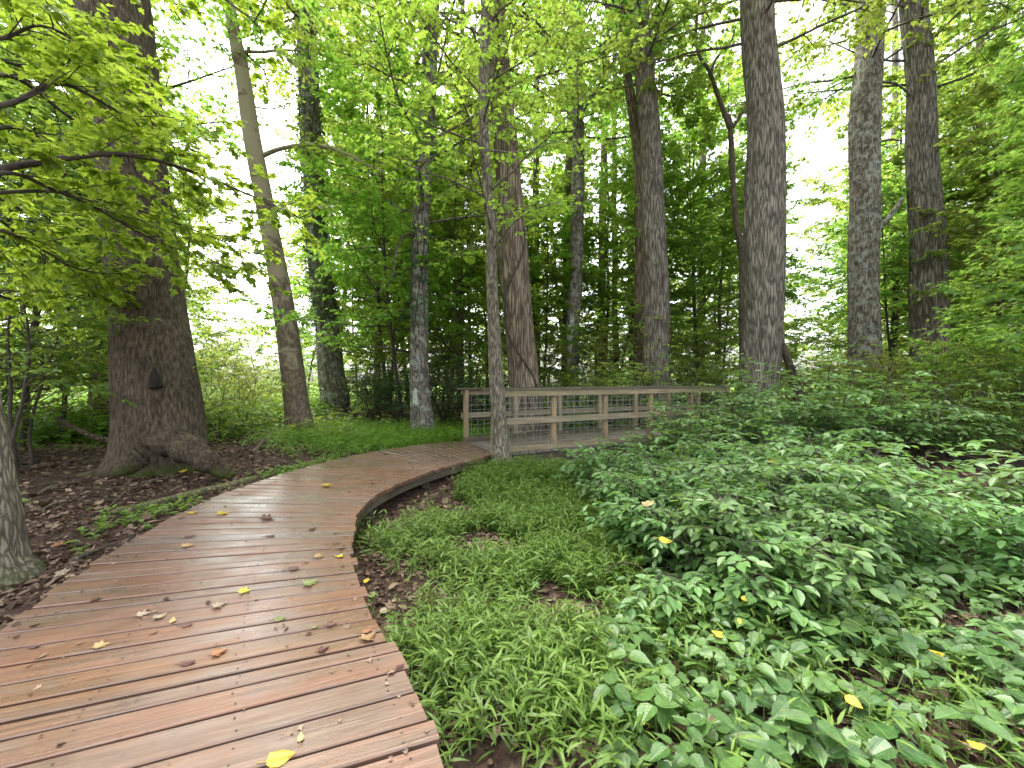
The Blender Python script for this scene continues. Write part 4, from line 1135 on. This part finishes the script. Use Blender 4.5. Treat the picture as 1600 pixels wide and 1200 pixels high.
# ------------------------------------------------------------------ front maple whose boughs hang over the left of the view
def front_maple():
    Y = 2.5
    marks = [(-18, 925, 130), (-22, 880, 92), (-30, 800, 84), (-42, 720, 80), (-62, 600, 78), (-80, 400, 74), (-100, 150, 68), (-115, -100, 60)]
    P, Rr = trunk_pts(Y, marks, 6.5, 61, 0.01)
    g = G(P[0][0], P[0][1])
    root = empty('maple_tree', (P[0][0], P[0][1], g))
    tag(root, 'maple at the left edge whose leafy boughs hang over the boardwalk, moss on its foot', 'tree')
    off = np.array([P[0][0], P[0][1], g])
    st, mb, lv = MB(), MB(), Leaves()
    P2 = np.vstack([P[0] - np.array([0, 0, 0.3]), P]); R2 = np.concatenate([[Rr[0]], Rr])
    tube(st, P2 - off, R2, 36, 0, 0.05, 0.45, 0.16, 5, 61, furrow=0.012)
    st.build('trunk', M['bark_thin'], root)
    rs = rnd(611)
    def tz(z):
        i = int(np.argmin(abs(P[:, 2] - z))); return P[i]
    boughs = [  # start height, way points (px, py, Y), radius
        (2.3, [(0, 266, 2.9), (60, 254, 3.05), (160, 241, 3.3), (230, 247, 3.5), (300, 268, 3.7), (360, 292, 3.9), (420, 318, 4.1), (480, 345, 4.3)], 0.030, 9),
        (2.35, [(10, 270, 2.9), (80, 295, 3.2), (150, 325, 3.5), (220, 365, 3.8), (280, 390, 4.0), (330, 400, 4.2)], 0.018, 7),
        (2.9, [(20, 160, 2.9), (90, 130, 3.1), (160, 160, 3.3), (240, 210, 3.5), (300, 245, 3.7)], 0.022, 8),
        (3.3, [(0, 60, 3.0), (60, 40, 3.1), (120, 60, 3.2)], 0.02, 5),
        (3.6, [(60, -20, 3.4), (180, -60, 3.8), (300, -30, 4.1), (380, 20, 4.2), (420, 60, 4.3)], 0.022, 6),
        (3.0, [(20, 120, 3.3), (120, 190, 3.8), (220, 230, 4.2), (320, 330, 4.5)], 0.02, 8),
        (1.9, [(-20, 360, 3.2), (50, 380, 3.8), (120, 420, 4.2), (200, 430, 4.5)], 0.02, 8),
        (2.2, [(-30, 300, 3.6), (40, 330, 4.3), (120, 350, 4.7), (210, 390, 4.9)], 0.02, 8),
        (1.7, [(-40, 450, 3.6), (30, 470, 4.3), (110, 470, 4.8), (180, 450, 5.0)], 0.018, 7),
        (3.1, [(-20, 90, 3.6), (60, 110, 4.2), (140, 120, 4.6), (220, 130, 4.9)], 0.02, 7),
        (3.8, [(-20, -10, 3.6), (60, 10, 4.2), (110, 30, 4.6)], 0.02, 6),
        (2.7, [(30, 200, 3.4), (110, 250, 4.0), (190, 290, 4.4), (260, 330, 4.7)], 0.02, 8),
        (2.0, [(-10, 340, 4.0), (70, 400, 4.6), (150, 450, 4.9)], 0.018, 8),
        (3.4, [(10, 60, 4.0), (110, 90, 4.4), (200, 150, 4.7)], 0.02, 7),
        (2.4, [(100, 300, 3.5), (220, 330, 4.0), (330, 370, 4.4), (400, 400, 4.6)], 0.016, 7),
    ]
    for z0, way, r, ns in boughs:
        pts = catmull(np.array([tz(z0)] + [px(*w) for w in way]) - off, 40)
        tube(mb, pts, np.linspace(r, 0.004, 40), 8, 1, 0.06, seed=r * 100)
        nb = int(ns * 2.7)
        for k in range(nb):
            t = 0.15 + 0.85 * (k + rs.uniform(0, 1)) / nb
            i = min(int(t * 39), 38)
            p, dm = pts[i], unit(pts[i + 1] - pts[i])
            side = unit(np.cross(dm, [0, 0, 1.0])) * (1 if k % 2 else -1)
            d = unit(dm * rs.uniform(0.3, 1) + side * rs.uniform(0.4, 1.0) + np.array([0, 0, rs.normal(0.05, 0.35)]))
            L = rs.uniform(0.35, 0.75)
            sb = wander(p, d, L, rs, 6, 0.13, 0.0)
            tube(mb, sb, np.linspace(0.006, 0.002, 7), 4, 1)
            for j in range(4):
                q = sb[2 + j] if j < 4 else sb[-1]
                d2 = unit(unit(sb[-1] - sb[0]) + rs.normal(0, 0.6, 3) * np.array([1, 1, 0.5]))
                tw = wander(q, d2, rs.uniform(0.12, 0.28), rs, 3, 0.1, -0.03)
                tube(mb, tw, np.linspace(0.0025, 0.001, 4), 3, 1)
                lv.along(tw, 8, 0.075, rs, 0.38, 0.9, 0.2, 0.3)
    lv.write(mb, 'maple', rs)
    mb.build('crown', [M['maple_front'], M['bark_twig']], root)
front_maple()

# thin saplings at the left edge
def sapling(u, v, Y, H, lean, seed):
    rs = rnd(seed)
    p = px(u, v, Y); p[2] = G(p[0], p[1])
    root = empty('sapling', p)
    tag(root, 'thin dark bare stemmed sapling at the left edge', 'sapling', 'saplings at the left edge')
    mb = MB()
    s = wander((0, 0, -0.1), (lean, 0, 1), H, rs, 10, 0.08, 0.0)
    tube(mb, s, np.linspace(0.022, 0.008, 11), 8, 0, 0.08, seed=seed)
    for k in range(5):
        i = 3 + k
        b = wander(s[i], (rs.normal(0, 1), rs.normal(0, 0.6), 0.7), rs.uniform(0.4, 0.9), rs, 6, 0.12, 0.0)
        tube(mb, b, np.linspace(0.009, 0.003, 7), 5, 0)
    mb.build('stem', M['bark_twig'], root)
    cr, lv = MB(), Leaves()
    for k in range(6):
        spray(cr, lv, s[5 + k % 6], (rs.normal(0, 1), rs.normal(0, 1), 0.3), 0.9, 0.006, rs, 4, 3, 6, 0.09, 0.0, 0.4, 1)
    lv.write(cr, 'ovate', rs)
    cr.build('crown', [M['shrub'], M['bark_twig']], root)
for i, a in enumerate([(8, 745, 4.6, 2.6, 0.05), (25, 735, 5.0, 3.0, -0.03), (52, 700, 5.6, 2.5, 0.1), (300, 680, 6.6, 1.8, -0.3)]):
    sapling(*a, 700 + i)

# ------------------------------------------------------------------ climbing plants on trunks
def climber(name, label, P, Rr, z0, z1, n, leaf, off, seed, cat='ivy', face=-1.57, width=2.0, mat='ivy'):
    rs = rnd(seed)
    mb, lv = MB(), Leaves()
    z = rs.uniform(z0, z1, n)
    X = np.interp(z, P[:, 2], P[:, 0]); Yc = np.interp(z, P[:, 2], P[:, 1]); r = np.interp(z, P[:, 2], Rr)
    a = face + rs.uniform(-width, width, n)
    o = np.stack([np.cos(a), np.sin(a), np.zeros(n)], 1)
    p = np.stack([X, Yc, z], 1) + o * (r * 1.04 + rs.gamma(1.5, 0.035, n))[:, None]
    dd = np.array([0, 0, -0.6]) + rs.normal(0, 0.5, (n, 3)) + o * 0.3
    add_leaves(mb, 'broad', p, dd, o + rs.normal(0, 0.35, (n, 3)) + np.array([0, 0, 0.4]), leaf * rs.uniform(0.6, 1.2, n), rs.uniform(0, 1, n))
    for k in range(3):
        zz = np.linspace(z0 - 0.2, z1, 50)
        aa = face + np.sin(zz * 0.7 + k * 2) * 0.9
        q = np.stack([np.interp(zz, P[:, 2], P[:, 0]), np.interp(zz, P[:, 2], P[:, 1]), zz], 1) + np.stack([np.cos(aa), np.sin(aa), 0 * aa], 1) * (np.interp(zz, P[:, 2], Rr) * 1.03)[:, None]
        tube(mb, q, np.full(50, 0.014), 6, 1)
    o = mb.build(name, [M[mat], M['bark_twig']])
    tag(o, label, cat)
climber('ivy', 'ivy climbing all the way up the straight grey trunk by the leaning tree', P3, R3, 3.2, 15.0, 2600, 0.11, 0, 1, width=2.6)
climber('ivy', 'patchy dark ivy on the middle of the lichen spotted trunk', P4, R4, 2.6, 5.2, 260, 0.07, 0, 2, width=1.5)
def vine():
    mb = MB()
    z = np.linspace(-0.1, 5.0, 120)
    a = -1.57 + np.sin(z * 1.5 + 0.5) * 1.0
    q = np.stack([np.interp(z, P6[:, 2], P6[:, 0]), np.interp(z, P6[:, 2], P6[:, 1]), z], 1) + np.stack([np.cos(a), np.sin(a), 0 * a], 1) * (np.interp(z, P6[:, 2], R6) * 1.06)[:, None]
    tube(mb, q, np.full(120, 0.02), 7, 0, 0.1)
    tag(mb.build('climbing_vine', M['bark_twig']), 'woody brown vine winding up the fluted reddish trunk', 'vine')
    mb = MB()
    z = np.linspace(2.0, 5.0, 90)
    a = -1.2 + np.sin(z * 2.2) * 1.1
    q = np.stack([np.interp(z, P5[:, 2], P5[:, 0]), np.interp(z, P5[:, 2], P5[:, 1]), z], 1) + np.stack([np.cos(a), np.sin(a), 0 * a], 1) * (np.interp(z, P5[:, 2], R5) * 1.12)[:, None]
    tube(mb, q, np.linspace(0.011, 0.006, 90), 6, 0, 0.1)
    tag(mb.build('climbing_vine', M['bark_thin']), 'thin grey vine twisting up the slender trunk before the railing', 'vine')
vine()

# ------------------------------------------------------------------ ground plants nobody could count
def scatter(n, x0, x1, y0, y1, dens, seed):
    rs = rnd(seed)
    x, y = rs.uniform(x0, x1, n), rs.uniform(y0, y1, n)
    k = rs.uniform(0, 1, n) < dens(x, y)
    return x[k], y[k], rs

def visible(x, y, pad=0.15):
    return (y > 0.6) & (np.abs(x) < y * (1.29 + pad) + 0.5)

def stilt(name, x, y, rs, hmin, hmax, leaf, nl, mat, shape='lance', kind='stuff'):
    n = len(x)
    z = gz(x, y)
    mb = MB()
    h = rs.uniform(hmin, hmax, n)
    lx, ly = rs.normal(0, 0.25, n), rs.normal(0, 0.25, n)
    for k in range(nl):
        t = (k + 0.6) / nl
        hh = h * t
        p = np.stack([x + lx * hh * t, y + ly * hh * t, z + hh], 1)
        az = rs.uniform(0, 6.28, n)
        d = np.stack([np.cos(az), np.sin(az), rs.uniform(0.0, 0.7, n)], 1)
        nn = np.array([0, 0, 1.0]) + rs.normal(0, 0.25, (n, 3))
        add_leaves(mb, shape, p, d, nn, leaf * rs.uniform(0.6, 1.25, n), np.clip(rs.normal(0.2 + 0.5 * t, 0.25, n), 0, 1))
    # stems as narrow blades
    az = rs.uniform(0, 6.28, n)
    w = 0.0018
    a = np.stack([np.cos(az) * w, np.sin(az) * w, 0 * az], 1)
    b0 = np.stack([x, y, z - 0.01], 1); b1 = np.stack([x + lx * h, y + ly * h, z + h], 1)
    V = np.stack([b0 - a, b0 + a, b1 + a, b1 - a], 1).reshape(-1, 3)
    mb.add(V, np.arange(len(V)), np.full(n, 4), 0, False, 0.3)
    return tag(mb.build(name, M[mat]), kind=kind)

def d_right(x, y):
    """stilt grass right of the boardwalk, thinning at its edge and under the shrubs"""
    s = path_side(x, y)
    edge = smooth(-0.9, -1.6, s + 0.45 * vnoise(x, y, 0.7, 3))
    q_ = x - 0.30 * (y - 2) + 0.2 * vnoise(x, y, 0.5, 31)
    far = np.maximum(smooth(1.15, 0.35, q_), 0.14 * smooth(3.0, 2.0, q_) * smooth(3.4, 2.6, y)) * smooth(6.6, 6.0, y)
    patch = smooth(-0.6, 0.1, vnoise(x, y, 0.42, 7) + 0.45 * vnoise(x, y, 0.16, 9))
    bare = 1 - 0.9 * np.exp(-(((x + 0.55) / 0.5) ** 2 + ((y - 4.6) / 0.28) ** 2))
    low = smooth(0.9, 1.7, y + 0.5 * vnoise(x, y, 0.4, 2))
    return edge * far * patch * bare * (0.35 + 0.65 * low) * visible(x, y)
x, y, rs = scatter(42000, -1.6, 3.2, 0.9, 6.8, d_right, 21)
stilt('stilt_grass', x, y, rs, 0.05, 0.24, 0.082, 7, 'grass')

def d_lawn(x, y):
    s = path_side(x, y)
    c = np.exp(-(((x + 2.9) / 2.0) ** 2 + ((y - 9.0) / 1.7) ** 2)) * 1.5
    return np.clip(c, 0, 1) * smooth(0.95, 1.15, s) * smooth(0.1, 0.35, c + 0.1 * vnoise(x, y, 0.5, 3))
x, y, rs = scatter(14000, -7, 0, 5.5, 12.5, d_lawn, 22)
stilt('grass', x, y, rs, 0.06, 0.26, 0.11, 6, 'lawn')

def d_left(x, y):
    s = path_side(x, y)
    band = np.exp(-((s - 1.15) / 0.30) ** 2) * 0.9 + 0.35 * np.exp(-((s - 2.0) / 0.8) ** 2) * smooth(0.0, 0.5, vnoise(x, y, 0.5, 6))
    return band * smooth(-0.2, 0.5, vnoise(x, y, 0.6, 8)) * smooth(0.86, 0.95, s) * visible(x, y) * smooth(2.6, 3.4, y)
x, y, rs = scatter(9000, -6, -1.5, 1.5, 8, d_left, 23)
stilt('weeds', x, y, rs, 0.02, 0.10, 0.06, 5, 'grass', 'ovate')

def d_back(x, y):
    s = path_side(x, y)
    return smooth(1.6, 3.0, np.abs(s)) * (0.25 + 0.75 * smooth(-0.1, 0.5, vnoise(x, y, 1.3, 12))) * visible(x, y) * smooth(7.2, 8.5, y)
x, y, rs = scatter(9000, -16, 18, 7, 20, d_back, 24)
stilt('undergrowth', x, y, rs, 0.1, 0.5, 0.13, 5, 'shrub', 'ovate')

def d_mead(x, y):
    return np.maximum(smooth(6.8, 8.5, y + 0.25 * (-x - 8)) * smooth(-5.6, -7, x), smooth(19, 24, y)) * (np.abs(x) < y * 1.4)
x, y, rs = scatter(7000, -17, -5.5, 6.5, 15, d_mead, 28)
stilt('tall_weeds', x, y, rs, 0.25, 0.75, 0.15, 6, 'lawn', 'ovate')
x, y, rs = scatter(16000, -60, 60, 9, 46, d_mead, 25)
stilt('meadow_grass', x, y, rs, 0.4, 1.1, 0.55, 5, 'meadow', 'blade')

def trifoliate(name, x, y, rs, leaf, hmin, hmax, mat, shapes=('broad', 'toothed')):
    n = len(x)
    z = gz(x, y)
    mb = MB()
    h = rs.uniform(hmin, hmax, n)
    az = rs.uniform(0, 6.28, n)
    ln = rs.uniform(0.0, 0.5, n)
    top = np.stack([x + np.cos(az) * ln * h, y + np.sin(az) * ln * h, z + h], 1)
    nn = np.array([0, 0, 1.0]) + rs.normal(0, 0.22, (n, 3))
    size = leaf * np.clip(rs.lognormal(-0.25, 0.38, n), 0.35, 1.35)
    tint = np.clip(rs.normal(0.5, 0.42, n), 0, 1.6)
    half = rs.random(n) < 0.6
    for sh, msk in ((shapes[0], half), (shapes[1], ~half)):
        for k, da in enumerate((0, 1.75, -1.75)):
            a = az + da + rs.normal(0, 0.15, n)
            d = np.stack([np.cos(a), np.sin(a), rs.uniform(-0.3, 0.15, n)], 1)
            add_leaves(mb, sh, (top + d * 0.12 * size[:, None] * (2.0 if k == 0 else 0.5))[msk], d[msk], nn[msk], (size * (1.0 if k == 0 else 0.88))[msk], tint[msk])
    w = 0.0016
    a = np.stack([np.cos(az + 1.57) * w, np.sin(az + 1.57) * w, 0 * az], 1)
    b0 = np.stack([x, y, z - 0.01], 1)
    V = np.stack([b0 - a, b0 + a, top + a, top - a], 1).reshape(-1, 3)
    mb.add(V, np.arange(len(V)), np.full(n, 4), 0, False, 0.2)
    return tag(mb.build(name, M[mat]), kind='stuff')
def d_cover(x, y):
    a = smooth(0.15, 0.8, x - 0.25 * (y - 1.4)) * smooth(3.6, 2.4, y - 0.18 * x)
    return a * (0.55 + 0.45 * smooth(-0.5, 0.2, vnoise(x, y, 0.45, 14))) * visible(x, y)
x, y, rs = scatter(5200, 0.1, 5.6, 0.9, 4.6, d_cover, 26)
trifoliate('ground_cover', x, y, rs, 0.085, 0.05, 0.20, 'cover')
def d_creeper(x, y):
    s = path_side(x, y)
    return smooth(-1.4, -2.0, s) * (0.5 * smooth(0.1, 0.6, vnoise(x, y, 0.5, 17)) + 0.35 * smooth(1.5, 3, x)) * visible(x, y) * smooth(9, 7, y) * smooth(5.5, 4.0, x)
x, y, rs = scatter(2600, -0.8, 7, 1.2, 8, d_creeper, 27)
trifoliate('creeper', x, y, rs, 0.07, 0.04, 0.22, 'spice', ('ovate', 'toothed'))

# leaf litter
def d_litter(x, y):
    s = np.abs(path_side(x, y))
    return smooth(0.80, 0.90, s) * visible(x, y) * (0.35 + 0.65 * smooth(-0.6, 0.3, vnoise(x, y, 0.5, 19)))
def litter(n, x0, x1, y0, y1, seed, size, name):
    x, y, rs = scatter(n, x0, x1, y0, y1, d_litter, seed)
    z = gz(x, y) + rs.uniform(0.002, 0.022, len(x))
    k = len(x)
    mb = MB()
    az = rs.uniform(0, 6.28, k)
    d = np.stack([np.cos(az), np.sin(az), rs.normal(0, 0.25, k)], 1)
    nn = np.array([0, 0, 1.0]) + rs.normal(0, 0.4, (k, 3))
    t = np.clip(rs.beta(1.2, 2.2, k), 0, 1)
    for sh, msk in (('maple', rs.random(k) < 0.4),):
        add_leaves(mb, sh, np.stack([x, y, z], 1)[msk], d[msk], nn[msk], size * rs.uniform(0.5, 1.2, k)[msk], t[msk])
        m2 = ~msk
        add_leaves(mb, 'ovate', np.stack([x, y, z], 1)[m2], d[m2], nn[m2], size * rs.uniform(0.4, 1.1, k)[m2], t[m2])
    return tag(mb.build(name, M['dry']), kind='stuff')
litter(42000, -12.5, 8.5, 0.9, 10.0, 31, 0.075, 'leaf_litter')

litter(30000, -4.5, 5.0, 0.9, 5.0, 32, 0.042, 'leaf_litter')

# ------------------------------------------------------------------ fallen leaves on the boards, each one a thing
def curled(shape, curl, seed):
    V, L, S = SH[shape]
    V = V.copy()
    rs = rnd(seed)
    V[:, 0] -= 0.5
    V[:, 2] = curl * (V[:, 0] ** 2) * 1.2 + curl * 0.8 * V[:, 1] ** 2 + rs.normal(0, 0.03, len(V))
    V[:, 2] -= V[:, 2].min()
    return V, L, S
LEAFMESH = {}
def fallen(u, v, kind, colour, size, rz, label, on='deck', group=None, tilt=0.0, h=None):
    size = size * (0.72 if kind == 'maple' else 0.8)
    if on == 'deck':
        Y = EYE * F / (v - CY); X = (u - CX) / F * Y; z = 0.003
    else:
        p = ground_px(u, v); X, Y, z = p
        zz = z + (h or 0.0)
        if h:
            Y = (EYE - zz) * F / (v - CY); X = (u - CX) / F * Y
        z = zz
    mb = MB()
    V, L, S = curled(kind, {'maple': 0.5, 'broad': 0.35, 'ovate': 0.6, 'lobed': 0.7}[kind], int(u * 7 + v))
    mb.add(V * size, L, S, 0, False, float(rnd(int(u + v)).uniform(0, 1)))
    # leaf stalk
    tube(mb, np.array([(-0.5, 0, 0.05), (-0.72, 0.04, 0.03), (-0.9, 0.10, 0.02)]) * size, [0.0016, 0.0013, 0.001], 4, 0, tint=0.2)
    o = mb.build('fallen_leaf', M[colour])
    o.location = (X, Y, z)
    o.rotation_euler = (tilt, tilt * 0.6, rz)
    tag(o, label, 'leaf', group)
DECK = [
 (440, 1187, 'broad', 'yellow', 0.10, 0.3, 'large smooth yellow leaf at the near edge of the boardwalk'),
 (470, 1155, 'ovate', 'tan', 0.05, 2.0, 'small curled tan leaf just above the large yellow leaf'),
 (345, 1021, 'maple', 'orange', 0.075, 0.6, 'orange lobed leaf curled up in the middle of the near boards'),
 (294, 1038, 'ovate', 'brown', 0.075, 0.2, 'dark brown leaf lying in the gap left of the orange leaf'),
 (160, 1010, 'maple', 'tan', 0.07, 0.5, 'tan leaf on the left part of the near boards'),
 (54, 1012, 'ovate', 'brown', 0.06, 0.1, 'dark curled leaf nearest the left edge of the boards'),
 (242, 990, 'ovate', 'brown', 0.03, 1.0, 'tiny dark leaf scrap on a seam of the near boards'),
 (226, 960, 'maple', 'pale', 0.075, 0.4, 'pale cream leaf, left one of the pale pair'),
 (252, 964, 'maple', 'pale', 0.075, 1.2, 'pale cream leaf, right one of the pale pair'),
 (270, 971, 'ovate', 'tan', 0.065, 2.1, 'olive tan leaf touching the right of the pale pair'),
 (292, 978, 'ovate', 'brown', 0.07, 0.2, 'flat brown leaf below the olive tan leaf'),
 (345, 947, 'maple', 'pale', 0.085, 0.8, 'wide pale lobed leaf left of the bright yellow leaf'),
 (325, 942, 'ovate', 'brown', 0.05, 2.4, 'dark leaf beside the wide pale lobed leaf'),
 (384, 925, 'maple', 'yellow', 0.08, 0.2, 'bright yellow lobed leaf in the centre of the boards'),
 (487, 912, 'maple', 'lime', 0.11, 0.6, 'crumpled yellow green leaf towards the right side of the boards'),
 (438, 968, 'broad', 'lime', 0.07, 0.3, 'lime leaf flat on a grey wet board'),
 (459, 891, 'ovate', 'brown', 0.09, 0.3, 'dark long leaf on the wet shining boards'),
 (501, 871, 'maple', 'tan', 0.09, 0.4, 'tan orange leaf near the right edge of the wet boards'),
 (532, 870, 'maple', 'yellow', 0.08, 1.4, 'pale yellow leaf at the right edge of the wet boards'),
 (295, 854, 'maple', 'tan', 0.10, 0.5, 'tan leaf near the left side below the dark red leaf'),
 (297, 840, 'ovate', 'brown', 0.10, 0.7, 'dark red leaf upright on the left boards'),
 (423, 839, 'ovate', 'brown', 0.09, 0.2, 'dark leaf scrap in the middle of the wet boards'),
 (420, 812, 'maple', 'brown', 0.16, 0.1, 'wide dark brown leaf lying on the curve'),
 (349, 804, 'maple', 'yellow', 0.12, 0.2, 'yellow orange leaf left of the wide dark leaf'),
 (302, 802, 'broad', 'yellow', 0.10, 0.1, 'yellow leaf at the left edge of the curve'),
 (488, 828, 'ovate', 'brown', 0.10, 1.0, 'small reddish curled leaf right of the wide dark leaf'),
 (511, 760, 'maple', 'yellow', 0.15, 1.2, 'golden yellow leaf standing up beyond the wet boards'),
 (492, 981, 'ovate', 'lime', 0.04, 0.9, 'small green brown leaf among the brown ones on the right'),
 (520, 977, 'maple', 'brown', 0.06, 0.4, 'red brown curled leaf left of the large dried leaf'),
 (578, 997, 'maple', 'tan', 0.10, 1.0, 'large dried veined leaf on the right edge of the boards'),
 (573, 988, 'ovate', 'orange', 0.06, 0.3, 'orange brown leaf touching the large dried leaf'),
 (507, 1016, 'maple', 'brown', 0.06, 0.7, 'dark curled leaf below the red brown one'),
 (448, 983, 'ovate', 'brown', 0.035, 1.6, 'small dark curled scrap right of the lime leaf'),
 (625, 1043, 'ovate', 'brown', 0.05, 0.6, 'brown leaf at the narrow board by the right edge'),
]
for a in DECK:
    fallen(*a[:6], a[6])
GROUND_LEAVES = [
 (1100, 776, 'broad', 'yellow', 0.10, 'pair of yellow leaves caught high in the spicebushes', 0.75),
 (1040, 845, 'broad', 'yellow', 0.10, 'yellow leaf cluster caught on the low spicebushes', 0.45),
 (1205, 722, 'broad', 'yellow', 0.09, 'yellow leaf caught in the spicebush below the stoutest trunk', 0.8),
 (1010, 790, 'maple', 'tan', 0.12, 'large dry tan leaf hanging in the spicebush near the creek', 0.65),
 (1122, 992, 'toothed', 'yellow', 0.085, 'largest yellow leaf on the ground plants', 0.16),
 (1155, 972, 'broad', 'yellow', 0.05, 'small yellow leaf just above the largest yellow one', 0.18),
 (1165, 937, 'broad', 'yellow', 0.06, 'yellow leaf at the edge of the low spicebush', 0.25),
 (1335, 1098, 'toothed', 'yellow', 0.075, 'yellow spotted leaf resting on the ground cover', 0.16),
 (1525, 1165, 'ovate', 'yellow', 0.075, 'yellow pointed leaf nearest the bottom right corner', 0.14),
 (1462, 1022, 'ovate', 'yellow', 0.085, 'pale yellow leaf by the dark bank on the right', 0.14),
 (1228, 1086, 'broad', 'tan', 0.06, 'half yellow half tan leaf in the ground cover', 0.12),
 (1285, 1012, 'ovate', 'orange', 0.06, 'upright orange leaf between ground cover plants', 0.10),
 (725, 1098, 'maple', 'lime', 0.10, 'lime green maple leaf lying on the bare soil beside the boards', 0.03),
 (572, 908, 'broad', 'yellow', 0.07, 'yellow leaf on soil touching the board ends', 0.02),
 (582, 930, 'broad', 'lime', 0.08, 'yellow green leaf below the yellow leaf by the board ends', 0.02),
 (600, 955, 'broad', 'pale', 0.07, 'pale leaf on the soil beside the boards', 0.02),
 (285, 738, 'maple', 'yellow', 0.13, 'yellow leaf at the foot of the burl', 0.04),
 (98, 897, 'maple', 'pale', 0.09, 'pale leaf lying by the mossy maple foot', 0.03),
 (120, 848, 'broad', 'pale', 0.10, 'pale bleached leaf on the litter left of the boards', 0.03),
 (88, 853, 'maple', 'orange', 0.09, 'rusty leaf on the litter beside the maple', 0.03),
 (1000, 1130, 'broad', 'yellow', 0.05, 'small yellow leaf at the bottom among the grass', 0.10),
]
SH_C = {'toothed': 0.3}
_c0 = curled
def curled(shape, curl, seed):
    return _c0(shape, curl, seed)
for u, v, k, c, s, lab, h in GROUND_LEAVES:
    kk = 'broad' if k == 'toothed' else k
    fallen(u, v, kk, c, s, (u * 0.7) % 6.28, lab, on='ground', h=h, tilt=0.2)

def scraps():
    rs = rnd(77)
    n = 420
    q = rs.uniform(0.06, 0.97, n)
    t = np.where(rs.random(n) < 0.6, np.where(rs.random(n) < 0.5, rs.beta(1, 9, n), 1 - rs.beta(1, 9, n)), rs.random(n))
    i = (q * 799).astype(int)
    p = LE[i] * (1 - t)[:, None] + RE[i] * t[:, None]
    az = rs.uniform(0, 6.28, n)
    d = np.stack([np.cos(az), np.sin(az), rs.normal(0, 0.12, n)], 1)
    mb = MB()
    add_leaves(mb, 'lobed', np.column_stack([p, np.full(n, 0.006)]), d, np.array([0, 0, 1.0]) + rs.normal(0, 0.25, (n, 3)), rs.gamma(2.0, 0.008, n) + 0.006, np.clip(rs.beta(1.2, 2.0, n), 0, 1))
    tag(mb.build('leaf_scraps', M['dry']), kind='stuff')
scraps()

# ------------------------------------------------------------------ sticks, roots and stones on the floor
def stick(label, pts, r0, r1, mat='stick', name='fallen_branch', cat='branch', seed=0, side=0, group=None):
    mb = MB()
    pl = catmull(np.array(pts), 24)
    tube(mb, pl - pl[0], np.linspace(r0, r1, 24), 9, 0, 0.12, seed=seed, cap0=True)
    rs = rnd(seed)
    for k in range(side):
        i = int(rs.integers(6, 20))
        d = unit(pl[i + 1] - pl[i]) + rs.normal(0, 0.6, 3)
        b = wander(pl[i] - pl[0], d, 0.25, rs, 4, 0.15)
        tube(mb, b, np.linspace(r1, r1 * 0.4, 5), 5, 0)
    o = mb.build(name, M[mat])
    o.location = pl[0]
    tag(o, label, cat, group)
def gp(u, v, dz=0.0):
    p = ground_px(u, v); p[2] += dz; return p
stick('long mossy root running along the left edge of the boardwalk', [gp(175, 803, 0.0), gp(215, 797, 0.02), gp(260, 787, 0.03), gp(310, 774, 0.03), gp(350, 764, 0.02), gp(400, 748, 0.0)], 0.035, 0.05, 'stick_mossy', 'surface_root', 'root', 1)
stick('short broken branch stub right of the massive trunk', [gp(395, 708, 0.0), gp(405, 703, 0.06), gp(415, 694, 0.12)], 0.05, 0.025, 'stick', seed=2)
stick('dark broken limb sticking out left of the massive trunk', [px(180, 690, 6.6), px(150, 683, 6.5), px(115, 668, 6.4), px(88, 653, 6.4)], 0.05, 0.025, 'stick', seed=3, side=1)
stick('pale bare stick on the litter left of the boards', [gp(70, 797, 0.01), gp(90, 790, 0.03), gp(105, 788, 0.03)], 0.018, 0.01, 'stick', seed=4)
stick('thin stick leaning on the litter in front of the burl', [gp(172, 792, 0.01), gp(195, 775, 0.04), gp(215, 768, 0.06)], 0.014, 0.006, 'stick', seed=5, side=2)
stick('straight stick touching the left edge of the boardwalk', [gp(108, 882, 0.02), gp(140, 870, 0.03), gp(180, 857, 0.04)], 0.016, 0.009, 'stick', seed=6)
stick('crooked stick lying below the yellow leaf by the burl', [gp(222, 757, 0.02), gp(250, 752, 0.03), gp(285, 745, 0.03)], 0.02, 0.012, 'stick', seed=7)
stick('bleached branch on the bare soil beside the curve', [gp(690, 800, 0.02), gp(715, 806, 0.03), gp(735, 803, 0.02)], 0.015, 0.01, 'stick', seed=8)
stick('thin twig arching through the grass near the ground cover', [gp(925, 920, 0.05), gp(965, 930, 0.22), gp(1000, 945, 0.25), gp(1025, 965, 0.2)], 0.005, 0.002, 'stick', seed=9)
stick('broken stick below the left end of the bridge deck', [px(812, 722, 7.0), px(820, 714, 7.0), px(827, 708, 7.0)], 0.018, 0.012, 'stick', seed=10)
stick('forked limb stub on the litter far left', [gp(60, 775, 0.02), gp(85, 765, 0.04), gp(120, 758, 0.04)], 0.022, 0.012, 'stick', seed=11, side=1)
